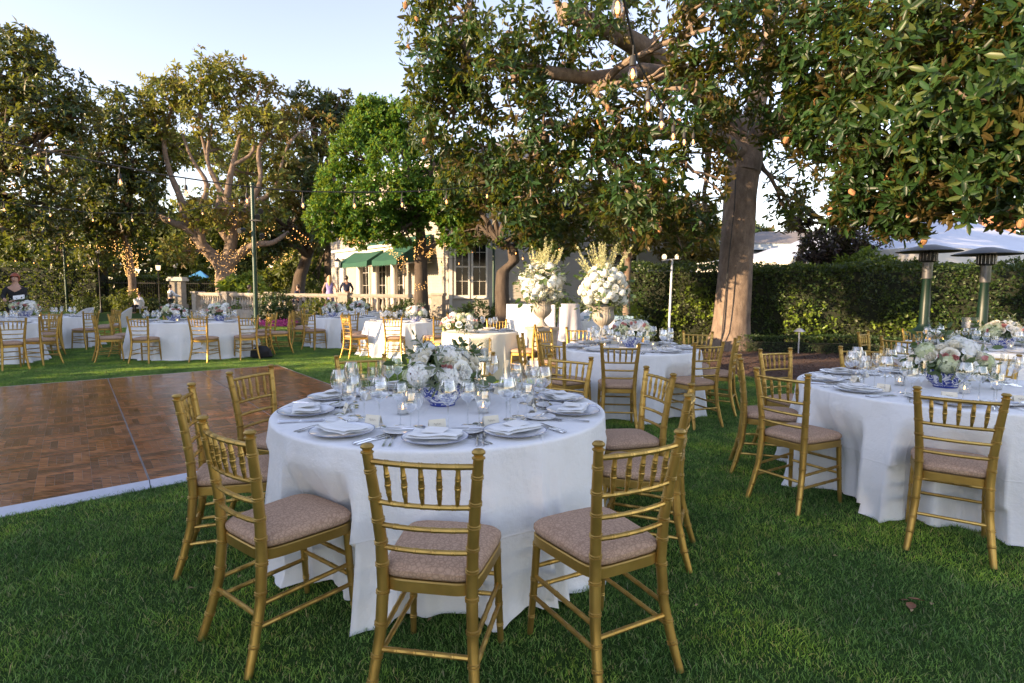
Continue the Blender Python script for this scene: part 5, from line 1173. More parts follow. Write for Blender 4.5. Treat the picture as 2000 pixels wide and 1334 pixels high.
# ------------------------------------------------------------------ table ware meshes
def wine_meshes(h,rb,rm,bowl):
    zb=h-bowl
    bw=MB().lathe([(.004,zb),(rb*.45,zb+bowl*.10),(rb*.86,zb+bowl*.26),(rb,zb+bowl*.42),(rb*.95,zb+bowl*.66),(rm,h)],20).mesh('bowl',M['glass'])
    stm=MB().lathe([(.006,.006),(.0038,.02),(.0034,zb*.7),(.005,zb+.002)],8).mesh('stem',M['glass']); ft=MB().lathe([(.0,.006),(.008,.005),(.034,.0022),(.035,.001),(.0,.0)],20).mesh('foot',M['glass'])
    return bw,stm,ft
WG=[wine_meshes(.245,.047,.033,.125),wine_meshes(.22,.040,.029,.105),wine_meshes(.185,.037,.031,.10),wine_meshes(.235,.027,.022,.15)]
WNAME=['large wine glass','medium wine glass','short water glass','slim champagne glass']
me_glass_one=[]
for k in range(4):
    h,rb,rm,bo=[(.245,.047,.033,.125),(.22,.040,.029,.105),(.185,.037,.031,.10),(.235,.027,.022,.15)][k]; zb=h-bo
    me_glass_one.append(MB().lathe([(.0,.004),(.034,.002),(.006,.007),(.0036,.03),(.0040,zb),(rb*.6,zb+bo*.14),(rb,zb+bo*.42),(rb*.95,zb+bo*.66),(rm,h)],12).mesh('wine_glass',M['glass']))
def put_glass(k,x,y,z,label,full=True,group='wine glasses on the dinner tables'):
    if full:
        o=empty('wine_glass',(x,y,z),0,label,'wine glass',group)
        for nm,me in zip(('bowl','stem','foot'),WG[k]): link(nm,me,o)
    else: tag(link('wine_glass',me_glass_one[k],None,(x,y,z)),label,'wine glass',group)
PLATE=MB().lathe([(.0,.004),(.095,.004),(.105,.007),(.118,.014),(.150,.021),(.1505,.0195),(.118,.010),(.09,.0),(.0,.0)],48).mesh('dinner_plate',M['china'])
BREAD=MB().lathe([(.0,.004),(.058,.004),(.082,.012),(.0825,.0105),(.055,.0),(.0,.0)],32).mesh('bread_plate',M['white_china'])
def napkin_mesh(seed):
    r=random.Random(seed); mb=MB()
    for L,(z0,th,sx,sy,dx) in enumerate(((0,.009,.118,.074,0),(.008,.008,.113,.068,.004))):
        nx,ny=12,7; v=[]; f=[]; e=.004
        g_=lambda i,j:(.006*math.sin(i*.5+seed)+.005*math.sin(j*.8+L))
        for top in (0,1):
            for i in range(nx+1):
                for j in range(ny+1):
                    x=-sx+2*sx*i/nx+dx+.004*math.sin(j*1.1+seed+L); y=-sy+2*sy*j/ny+.003*math.sin(i*.9+L); ed=min(i,nx-i,j*1.3,(ny-j)*1.3); q=1-math.exp(-ed*1.2)
                    v.append((x,y,z0+g_(i,j)*(.4+.3*L)+(th*(.35+.65*q) if top else th*.45*(1-q))))
        W_=(nx+1)*(ny+1); id_=lambda i,j:i*(ny+1)+j
        for i in range(nx):
            for j in range(ny): f.append((W_+id_(i,j),W_+id_(i+1,j),W_+id_(i+1,j+1),W_+id_(i,j+1))); f.append((id_(i,j+1),id_(i+1,j+1),id_(i+1,j),id_(i,j)))
        for i in range(nx): f.append((id_(i,0),id_(i+1,0),W_+id_(i+1,0),W_+id_(i,0))); f.append((id_(i+1,ny),id_(i,ny),W_+id_(i,ny),W_+id_(i+1,ny)))
        for j in range(ny): f.append((id_(0,j+1),id_(0,j),W_+id_(0,j),W_+id_(0,j+1))); f.append((id_(nx,j),id_(nx,j+1),W_+id_(nx,j+1),W_+id_(nx,j)))
        mb.add(v,f)
    return mb.mesh('folded_napkin',M['napkin'])
NAP=[napkin_mesh(i) for i in range(4)]
MENU=MB().add([(-.05,-.04,.0),(.05,-.04,.0),(.052,.04,.004),(-.05,.04,.003),(-.05,-.04,.001),(.05,-.04,.001),(.052,.04,.005),(-.05,.04,.004)],[(3,2,1,0),(4,5,6,7),(0,1,5,4),(1,2,6,5),(2,3,7,6),(3,0,4,7)]).mesh('menu_card',M['menu'],False)
def flat_prism(poly,z0,z1,mat,name):
    n=len(poly); return MB().add([(x,y,z0) for x,y in poly]+[(x,y,z1) for x,y in poly],[tuple(reversed(range(n))),tuple(range(n,2*n))]+[(i,(i+1)%n,n+(i+1)%n,n+i) for i in range(n)]).mesh(name,mat,False)
def fork_mesh():
    mb=MB(); 
    def strip(pts): 
        for (x0,y0,w0,z0),(x1,y1,w1,z1) in zip(pts,pts[1:]):
            t=.0012; mb.add([(x0-w0,y0,z0),(x0+w0,y0,z0),(x1+w1,y1,z1),(x1-w1,y1,z1),(x0-w0,y0,z0+t),(x0+w0,y0,z0+t),(x1+w1,y1,z1+t),(x1-w1,y1,z1+t)],[(3,2,1,0),(4,5,6,7),(0,1,5,4),(2,3,7,6),(1,2,6,5),(3,0,4,7)])
    strip([(0,-.10,.0055,.001),(0,-.06,.0045,.002),(0,.0,.0028,.006),(0,.035,.0035,.005),(0,.045,.011,.002),(0,.062,.012,.001)])
    for k in range(4):
        x=-.0095+k*.00633; strip([(x,.062,.0018,.001),(x*.95,.085,.0016,.002),(x*.9,.10,.0010,.006)])
    return mb.mesh('fork',M['steel'])
def knife_mesh(L=.115):
    mb=MB(); mb.tube([(0,-L,.005),(0,-L*.9,.006),(0,-.01,.005)],[.0045,.0065,.0045],8)
    mb.add([(-.004,-.012,.003),(.004,-.012,.003),(.010,.02,.003),(.010,L*.85,.003),(.0,L,.003),(-.004,L*.85,.003),(-.004,-.012,.006),(.004,-.012,.006),(.009,.02,.004),(.009,L*.85,.004),(0,L,.004),(-.004,L*.85,.006)],[(5,4,3,2,1,0),(6,7,8,9,10,11),(0,1,7,6),(1,2,8,7),(2,3,9,8),(3,4,10,9),(4,5,11,10),(5,0,6,11)])
    return mb.mesh('knife',M['steel'])
FORK=fork_mesh(); KNIFE=knife_mesh(); BUT=knife_mesh(.075)
def card_meshes():
    v=[(-.042,-.02,0),(.042,-.02,0),(.042,0,.045),(-.042,0,.045),(.042,.02,0),(-.042,.02,0)]; t=.0008
    c=MB().add(v+[(x,y+(t if y<0 else -t if y>0 else 0),z-(t*1.5 if z else -0)) for x,y,z in v],[(0,1,2,3),(3,2,4,5),(9,8,7,6),(11,10,8,9),(0,6,7,1),(4,10,11,5)]).mesh('place_card',M['card'],False)
    mb=MB(); n=22; pts=[]
    for i in range(n):
        u=i/(n-1); x=-.018+.036*u; z=.022+.006*math.sin(u*17)*(1-u*.5); y=-.02+(.02/.045)*z-.0012; pts.append((x,y,z))
    mb.tube(pts,.0006,4); return c,mb.mesh('ink_script',M['ink'])
CARD,INK=card_meshes()
VOT=MB().lathe([(.0,.002),(.030,.002),(.031,.0),(.033,.004),(.034,.072),(.0315,.072),(.030,.008),(.0,.008)],20).mesh('glass_cup',M['glass']); VW=MB().lathe([(.028,.009),(.0285,.030),(.0,.031)],16).mesh('candle',M['wax']); VF=MB().lathe([(.0,.031),(.0035,.036),(.0028,.043),(.0,.052)],8).mesh('flame',M['flame'])
def votive(x,y,z,label):
    o=empty('votive_candle',(x,y,z),0,label,'candle','votive candles on the dinner tables'); link('glass_cup',VOT,o); link('candle',VW,o); link('flame',VF,o)
def riser(x,y,z,label,s=1):
    o=empty('candle_vase',(x,y,z),.15,label,'candle vase','clear pedestal vases with floating candles')
    MB().lathe([(.0,.004),(.055,.003),(.057,.0),(.055,.008),(.012,.016),(.009,.12),(.014,.215),(.03,.23),(.0,.232)],20).obj('stem',M['glass'],o)
    mb=MB(); h=.065; 
    for a,b in (((-h,-h,.233),(h,h,.238)),((-h,-h,.238),(-h+.004,h,.375)),((h-.004,-h,.238),(h,h,.375)),((-h+.004,-h,.238),(h-.004,-h+.004,.375)),((-h+.004,h-.004,.238),(h-.004,h,.375))): mb.box(a,b)
    mb.obj('glass_box',M['glass'],o,smooth=False); mb=MB(); mb.box((-h+.006,-h+.006,.24),(h-.006,h-.006,.285)); mb.obj('water',M['water'],o,smooth=False)
    MB().lathe([(.0,.268),(.048,.270),(.052,.276),(.052,.306),(.047,.312),(.0,.312)],24).obj('candle',M['wax'],o); link('flame',VF,o,(0,0,.281))
# ------------------------------------------------------------------ flowers
def petal_patch(mb,base,out,up,w_,L,curl,cup,n=3,k=4):
    s=out.cross(up).normalized(); v=[];f=[]
    for i in range(k+1):
        t=i/k
        for j in range(n+1):
            u=(j/n*2-1); ww=w_*(math.sin(min(1,t*1.15+.12)*math.pi*.62)+.02)*(1 if t<.85 else .8)
            p=base+s*(u*ww)+up*(L*t*math.cos(curl*t))+out*(L*t*math.sin(curl*t)*.9)-out*(cup*u*u*ww)
            v.append(p)
    for i in range(k):
        for j in range(n): f.append((i*(n+1)+j,i*(n+1)+j+1,(i+1)*(n+1)+j+1,(i+1)*(n+1)+j))
    mb.add(v,f)
def rose_mesh(name,mat,r,seed,open_=1.0):
    g=random.Random(seed); mb=MB(); Z=Vector((0,0,1))
    for ring,(cnt,rr,curl,L,w_) in enumerate(((3,.08,-.45,.80,.30),(4,.18,-.35,.90,.42),(5,.34,-.1,.98,.52),(6,.50,.25*open_,1.0,.60),(7,.66,.75*open_,.98,.66))):
        for i in range(cnt):
            a=2*math.pi*(i/cnt)+ring*1.1+g.uniform(-.15,.15); o=Vector((math.cos(a),math.sin(a),0)); petal_patch(mb,o*rr*r*.62-Z*r*.40,(o+Vector((0,0,0))),Z,w_*r,L*r*g.uniform(.92,1.05),curl,.55)
    return mb.mesh(name,mat)
def hydrangea_mesh(name,mat,r,seed,n=84,ps=.28):
    g=random.Random(seed); mb=MB()
    for i in range(n):
        z=1-1.75*(i+.5)/n; ph=i*2.39996; q=math.sqrt(max(0,1-z*z)); d=Vector((q*math.cos(ph),q*math.sin(ph),z)); c=d*r*g.uniform(.86,1.04)
        a=Vector((0,0,1)) if abs(d.z)<.9 else Vector((1,0,0)); u=a.cross(d).normalized(); v_=d.cross(u); t0=g.uniform(0,6.28); P=r*ps
        vs=[c+d*r*.02]; fs=[]
        for k in range(4):
            t=t0+k*math.pi/2
            e=lambda t_,l,h:c+(u*math.cos(t_)+v_*math.sin(t_))*P*l+d*P*h
            b=len(vs); vs+= [e(t-.72,.75,.10),e(t,1.0,.02+g.uniform(-.2,.2)),e(t+.72,.75,.10)]; fs.append((0,b,b+1,b+2))
        mb.add(vs,fs)
    return mb.mesh(name,mat)
def open_mesh(name,mat,r,seed,n=6):
    g=random.Random(seed); mb=MB(); Z=Vector((0,0,1))
    for i in range(n):
        a=2*math.pi*i/n; o=Vector((math.cos(a),math.sin(a),0)); petal_patch(mb,-Z*r*.2+o*.1*r,o,Z,.5*r,1.1*r,1.15+g.uniform(-.2,.2),.2)
    mb.lathe([(.0,.1*r),(.14*r,.02*r),(.1*r,-.1*r)],8,1); return mb.mesh(name,[mat,M['centre']])
FL={'white_rose':[rose_mesh('white_rose',M['rose'],.050,i) for i in range(2)],'hydrangea':[hydrangea_mesh('hydrangea',M['whitep'],.062,i) for i in range(2)]+[hydrangea_mesh('hydrangea',M['greenp'],.058,9)],
 'pink_rose':[rose_mesh('pink_rose',M['pink'],.025,5,.5)],'blush_rose':[rose_mesh('blush_rose',M['blush'],.034,6,.8)],'anemone':[open_mesh('anemone',M['whitep'],.042,3)],'peony':[rose_mesh('peony',M['whitep'],.058,8,1.25)]}
def sprig_mesh(seed,mat,L=.16,leaf=.05,n=7,w_=.4):
    g=random.Random(seed); mb=MB(); pts=[Vector((0,0,0))]; d=Vector((0,0,1))
    for i in range(6): pts.append(pts[-1]+d*L/6); d=(d+Vector((g.uniform(-.2,.2)+.12,g.uniform(-.2,.2),-.03))).normalized()
    mb.tube([tuple(p) for p in pts],[.0016]*6+[.0006],4); V=[];F=[]
    P=[];D=[]
    me_v=[];me_f=[]
    for i in range(n):
        t=i/(n-1); k=min(5,int(t*6)); p=pts[k].lerp(pts[k+1],t*6-k if t<1 else 1); a=i*2.4; o=Vector((math.cos(a),math.sin(a),.55 if i<n-1 else 3)).normalized(); s=o.cross(Vector((0,0,1))).normalized(); nn=s.cross(o); l=leaf*g.uniform(.8,1.15)
        T=LF_FULL; b=len(me_v)
        me_v+= [p+o*l*x+s*l*w_*2*y*.55+nn*l*z for x,y,z in T]; me_f+=[tuple(int(q)+b for q in fc) for fc in LF_FULL_F]
    mb.add(me_v,me_f); return mb.mesh('leaf_sprig',mat)
SP=[sprig_mesh(1,M['fleaf'],.15,.062,6,.55),sprig_mesh(2,M['olive'],.17,.055,10,.28),sprig_mesh(3,M['fleaf'],.12,.055,6,.6),sprig_mesh(4,M['olive'],.15,.05,9,.3)]
BOWL=MB().lathe([(.0,.0),(.075,.0),(.078,.012),(.085,.022),(.118,.055),(.137,.095),(.140,.135),(.144,.140),(.136,.140),(.130,.10),(.10,.05),(.0,.03)],40).mesh('porcelain_bowl',M['bluewhite'])
def centerpiece(x,y,z,label,seed,n=44,s=1.0,leaves=34,rad=.215,bowl=True,pinks=14,squash=.72):
    o=empty('flower_centerpiece',(x,y,z),seed*.7,label,'flower arrangement','low flower arrangements in blue and white bowls'); g=random.Random(seed); o.scale=(s,s,s)
    if bowl: link('porcelain_bowl',BOWL,o)
    kinds=['white_rose']*13+['hydrangea']*8+['anemone']*4+['peony']*5+['blush_rose']*3
    c=Vector((0,0,.125+(.045 if bowl else 0)))
    gr=np.random.RandomState(seed); q0=gr.randn(130,3); q0=unit(q0); q0[:,2]=np.abs(q0[:,2])*.9-.12; V,F=leaf_arrays(q0*np.array([rad*.80,rad*.80,rad*squash*.8])+np.array([0,0,c.z]),q0,5,.06,.034,seed,False,(.3,1.3),.01); link('foliage',tri_mesh('foliage',V,F,M['fleaf']),o)['kind']='stuff'
    n=int(n*.72)
    for i in range(n):
        zz=1-1.05*(i+.5)/n; ph=i*2.39996+g.uniform(-.2,.2); q=math.sqrt(max(0,1-zz*zz)); d=Vector((q*math.cos(ph),q*math.sin(ph),zz)); kd=g.choice(kinds)
        rr=rad*g.uniform(.84,1.0); p=c+Vector((d.x*rr*1.05,d.y*rr*1.05,d.z*rr*squash+.01)); e=(d*1.0+Vector((0,-.10,.18))+Vector((g.uniform(-.15,.15),)*3)).to_track_quat('Z','Y').to_euler(); link(kd,g.choice(FL[kd]),o,tuple(p),tuple(e),g.uniform(.95,1.2))
    for i in range(pinks):
        if i%3==0: ph=-seed*.7-1.57+(g.uniform(-1.1,1.1) if i<9 else g.uniform(0,6.28)); zz=g.uniform(.1,.6)
        a=ph+g.uniform(-.16,.16); q=math.sqrt(1-zz*zz); d=Vector((q*math.cos(a),q*math.sin(a),zz+g.uniform(-.08,.08))); p=c+Vector((d.x*rad*1.13,d.y*rad*1.13,d.z*rad*squash*1.15+.03)); link('pink_rose',FL['pink_rose'][0],o,tuple(p),tuple(d.to_track_quat('Z','Y').to_euler()),g.uniform(.85,1.1))
    for i in range(leaves):
        a=g.uniform(0,6.28); zz=g.choice([g.uniform(-.5,.0),g.uniform(-.3,.4),g.uniform(.2,.95)]); q=math.sqrt(1-zz*zz); d=Vector((q*math.cos(a),q*math.sin(a),zz)); p=c+Vector((d.x*rad*.62,d.y*rad*.62,max(-.01,d.z*rad*squash*.75)+.02)); link('leaf_sprig',g.choice(SP),o,tuple(p),tuple(d.to_track_quat('Z','Y').to_euler()),g.uniform(.8,1.25))
    return o
# ------------------------------------------------------------------ place settings
def setting(tname,cx,cy,Rr,a,level,idx,ell=1.0,rz=0,nglass=4,seed=0):
    g=random.Random(seed*31+idx); o=Vector((math.cos(a)*ell,math.sin(a),0)); o.normalize(); c=Vector((cx,cy,0)); rim=Vector((math.cos(a)*Rr*ell,math.sin(a)*Rr,0)); 
    rm=Matrix.Rotation(rz,3,'Z'); o=rm@o; rim=rm@rim; r=Vector((-o.y,o.x,0)); z=.762; rot=math.atan2(-o.y,-o.x)-math.pi/2
    P=lambda inn,rt:c+rim-o*inn+r*rt; w="at the %s place of the %s"%(free_clock(('s',tname),math.atan2(o.y,o.x)),tname); T=lambda p,dz=0:(p.x,p.y,z+dz)
    p=P(.185+g.uniform(-.01,.01),0); tag(link('dinner_plate',PLATE,None,T(p)),'blue rimmed plate '+w,'plate','dinner plates')
    nr=rot+g.uniform(-.25,.25); tag(link('folded_napkin',NAP[g.randint(0,3)],None,T(p,.022),(0,0,nr)),'folded napkin '+w,'napkin','napkins folded on plates')
    for k in range(nglass):
        q=P(.36+.055*(k%2)+.02*k+g.uniform(-.01,.01),.06+.085*k*(.6 if k==3 else 1)+g.uniform(-.01,.01)) if nglass>2 else P(.36+.05*k,.08+.08*k)
        if level>=2: put_glass(k,*T(q),'%s %s'%(WNAME[k],w))
        else: put_glass(k,*T(q),'%s %s'%(WNAME[k],w),False)
    if level<1: return
    tag(link('menu_card',MENU,None,T(p,.045),(R(3),0,nr+g.uniform(-.2,.2))),'white menu card '+w,'menu card','menu cards') if g.random()<.75 else None
    b=P(.335,-.175); tag(link('bread_plate',BREAD,None,T(b)),'bread plate '+w,'plate','bread plates')
    if level<2: return
    tag(link('butter_knife',BUT,None,T(b,.0125),(0,0,rot+1.2+g.uniform(-.2,.2))),'butter knife '+w,'knife','butter knives')
    for k in range(2):
        q=P(.175,-.19-.028*k); tag(link('fork',FORK,None,T(q),(0,0,rot+g.uniform(-.06,.06))),'%s fork %s'%(('inner','outer')[k],w),'fork','silver forks')
        q=P(.175,.19+.026*k); tag(link('knife',KNIFE,None,T(q),(0,0,rot+g.uniform(-.06,.06))),'%s knife %s'%(('inner','outer')[k],w),'knife','silver knives')
    q=P(.40,-.02+g.uniform(-.03,.03)); cd=link('place_card',CARD,None,T(q),(0,0,rot+g.uniform(-.4,.4))); tag(cd,'cream tent place card '+w,'place card','place cards'); link('ink_script',INK,cd)
# ------------------------------------------------------------------ the tables
def table(tname,cx,cy,Rr,label,seed,level,nset,a0,nglass=4,ell=1.0,rz=0,mat=None,flower=None,ris=None,vot=4,places=None,**k):
    cloth(cx,cy,Rr,tname,label,seed,mat,ell,rz,**k)
    for i in range(nset):
        a=a0+2*math.pi*i/nset
        if places is not None: a=places[i]
        setting(tname,cx,cy,Rr,a,level,i,ell,rz,nglass,seed)
    for i in range(vot):
        a=.5+i*2*math.pi/max(1,vot)+seed*.4; votive(cx+.31*math.cos(a),cy+.27*math.sin(a),.762,'lit votive candle at the %s side of the %s'%(clock(a),tname))
T1=(-.40,3.27); T2=(1.45,7.03); T3=(3.17,4.10); T10=(6.15,7.4)
c1=[(-.29,1.81,-9,'in the foreground centre, its back to the camera'),(-1.09,2.13,-38,'in the foreground left, turned towards the nearest table'),(-1.68,2.89,110,'at the far left of the nearest table, seen from its side'),(-1.70,3.68,74,'standing against the dance floor left of the nearest table'),(-1.21,4.53,25,'behind the nearest table, left of its flowers'),(-.35,4.80,3,'directly behind the flowers of the nearest table'),(.47,4.58,-43+10,'behind the nearest table, right of its flowers'),(.98,3.75,-77,'third along the right side of the nearest table, farthest back'),(.95,3.0,70,'second along the right side of the nearest table'),(.46,1.98,29,'in the foreground right of centre, turned towards the nearest table')]
pl=[math.atan2(y-T1[1],x-T1[0]) for x,y,_,_ in c1]
table('nearest table',*T1,.935,'white cloth over the nearest round table in the foreground centre',1,2,10,0,places=pl,press=[(a,b) for a,b,_,_ in c1])
centerpiece(-.41,3.33,.762,'white and blush flowers in a blue and white bowl on the nearest table',3,n=48,leaves=40,rad=.20)
riser(-.20,3.56,.762,'clear pedestal vase with a white candle behind the flowers on the nearest table')
for x,y,p,l in c1: chair_at('nearest table',*T1,x,y,p,l)
c3=[(2.40,3.01,-35,'at the right-hand table, its back to the camera'),(1.79,3.75,-60,'at the front left corner of the right-hand table'),(1.86,4.61,-110,'edge on at the left side of the right-hand table'),(2.48,5.33,22,'at the back left of the right-hand table before the mulch bed'),(3.45,5.60,-8,'behind the glasses at the back of the right-hand table'),(4.28,5.05,-52,'at the right edge behind the right-hand table')]
pl3=[math.atan2(y-T3[1],x-T3[0]) for x,y,_,_ in c3]+[R(-88),R(-48),R(-8)]
table('right-hand table',*T3,.98,'white cloth over the round table at the right edge of the picture',2,2,9,0,places=pl3,press=[(a,b) for a,b,_,_ in c3])
centerpiece(3.17,4.12,.762,'white and pink flowers in a blue and white bowl on the right-hand table',5,n=46,leaves=42,rad=.20)
riser(3.36,4.42,.762,'clear pedestal vase with a white candle behind the flowers on the right-hand table')
for x,y,p,l in c3: chair_at('right-hand table',*T3,x,y,p,l)
c2=[(1.10,5.75,-5,'at the middle table with its back to the camera'),(2.08,5.98,22,'at the front right of the middle table'),(2.68,6.75,62,'edge on at the right side of the middle table'),(2.54,7.76,-25,'at the back right of the middle table before the trunk'),(.42,6.02,-50,'at the front left of the middle table'),(.10,6.95,80,'edge on at the left side of the middle table'),(.45,8.10,50,'at the back left of the middle table catching the sun'),(1.0,8.45,-7,'behind the middle table by the left urn pedestal'),(1.8,8.5,5,'behind the flowers of the middle table')]
pl2=[math.atan2(y-T2[1],x-T2[0]) for x,y,_,_ in c2]
table('middle table',*T2,.86,'white cloth over the round table in front of the big magnolia trunk',3,2,9,0,places=pl2,press=[(a,b) for a,b,_,_ in c2])
centerpiece(1.50,7.15,.762,'white flowers in a blue and white bowl on the middle table',7,n=44,leaves=32,rad=.21)
for x,y,p,l in c2: chair_at('middle table',*T2,x,y,p,l)
c10=[(4.95,8.0,40,'at the far back left of the table by the heaters'),(4.72,6.95,-62,'at the left side of the table by the heaters'),(6.2,8.75,3,'behind the table by the heaters in front of the heater base'),(5.3,6.3,-30,'at the front of the table by the heaters')]
table('table by the heaters',*T10,.95,'white cloth over the round table by the patio heaters',4,1,9,.3,nglass=3)
centerpiece(6.35,7.35,.762,'white and blush flowers in a blue and white bowl on the table by the heaters',9,n=46,leaves=30)
riser(6.2,7.7,.762,'clear pedestal vase with a white candle on the table by the heaters')
for x,y,p,l in c10[:3]: chair_at('table by the heaters',*T10,x,y,p,l)
# bag / camera on the table by the heaters
T4=(-.55,9.8)
table('small sunlit table',*T4,.66,'ivory cloth over the small sunlit table behind the nearest flowers',5,1,2,0,nglass=3,places=[R(20),R(75)],mat=M['ivory'],vot=0,flare=.05,amp=.06)
o=centerpiece(-.86,9.42,.74,'long garland of white and peach flowers on the small sunlit table',13,n=50,leaves=44,rad=.30,bowl=False,pinks=8,squash=.62)
chair_at('small sunlit table',*T4,-.30,11.0,5,'behind the small sunlit table before the white bar'); chair_at('small sunlit table',*T4,-1.2,11.3,-20,'half hidden behind the flowers of the small sunlit table'); chair_at('small sunlit table',*T4,.45,9.3,None,'right of the small sunlit table, only its side showing')
def gold(tname,c,lst):
    for x,y in lst: chair_at(tname,*c,x,y)
T6=(-2.5,13.1); table('table left of the sunlit one',*T6,.86,'white cloth over the table left of the sunlit one',6,0,8,.2,nglass=3,vot=2)
centerpiece(-2.2,13.0,.762,'white and pale pink flowers on the table left of the sunlit one',15,n=40,leaves=20,s=1.05)
gold('table left of the sunlit one',T6,[(-2.45,11.65),(-3.55,12.1),(-1.5,12.0),(-1.15,13.2),(-3.9,13.3),(-2.6,14.5),(-1.5,14.2)])
T5=(-4.5,15.2); table('table before the terrace',*T5,.88,'white cloth over the round table before the terrace',7,0,8,.1,nglass=3,vot=2)
centerpiece(-4.75,15.1,.762,'white flowers on the round table before the terrace',17,n=40,leaves=20,s=1.05)
gold('table before the terrace',T5,[(-4.95,13.8),(-5.65,14.5),(-3.95,13.9),(-3.15,14.9),(-5.9,15.6),(-4.4,16.6),(-3.4,16.3)])
T7=(-5.3,18.9); table('rearmost terrace side table',*T7,.88,'white cloth over the rearmost round table near the terrace',8,0,7,.4,nglass=2,vot=0)
centerpiece(-5.0,18.6,.762,'white flowers on the rearmost terrace side table',19,n=36,leaves=16,s=1.1)
gold('rearmost terrace side table',T7,[(-6.7,18.3),(-6.5,19.6),(-5.6,17.5),(-4.0,18.3)])
T8=(-6.97,12.35); table('long table beyond the dance floor',*T8,.80,'white cloth over the long oval table beyond the dance floor',9,0,10,.15,nglass=3,ell=1.55,rz=.10,vot=2)
centerpiece(-7.35,12.35,.762,'left one of two white flower bowls on the long table beyond the dance floor',21,n=42,leaves=26,s=1.05); centerpiece(-6.55,12.75,.762,'right one of two white flower bowls on the long table beyond the dance floor',23,n=42,leaves=24,s=1.05)
for x,y,f,l in [(-8.25,11.2,None,'at the left end of the long table, nearer one'),(-8.55,12.2,None,'at the left end of the long table, farther one'),(-7.25,11.0,95,'first from the left along the front of the long table'),(-6.2,11.2,88,'second from the left along the front of the long table'),(-5.45,11.75,130,'third from the left along the front of the long table'),(-5.35,12.55,None,'at the right end of the long table, nearer one'),(-5.15,13.2,None,'at the right end of the long table, farther one'),(-8.2,13.7,None,'first from the left behind the long table'),(-5.9,14.0,None,'behind the right half of the long table'),(-7.9,14.4,None,'standing back behind the left half of the long table')]:
    to=math.atan2(T8[1]-y,T8[0]-x) if f is None else R(f); place_chair(x+.236*math.cos(to),y+.236*math.sin(to),to,'gold bamboo style chair '+l)
T9=(-10.4,11.1); table('table cut by the left edge',*T9,.90,'white cloth over the round table cut by the left edge of the picture',10,0,8,.3,nglass=3,vot=2)
gold('table cut by the left edge',T9,[(-8.75,9.95),(-8.75,10.75),(-10.0,12.45)])
T9b=(-11.55,14.1); table('table before the red-haired woman',*T9b,.92,'white cloth over the round table before the red-haired woman',11,0,8,.0,nglass=3,vot=2)
centerpiece(-11.9,13.9,.762,'white and peach flowers on the table before the red-haired woman',25,n=44,leaves=24,s=1.1)
gold('table before the red-haired woman',T9b,[(-10.45,12.9),(-10.1,13.65),(-10.35,14.75),(-10.75,15.5),(-11.6,12.6)])
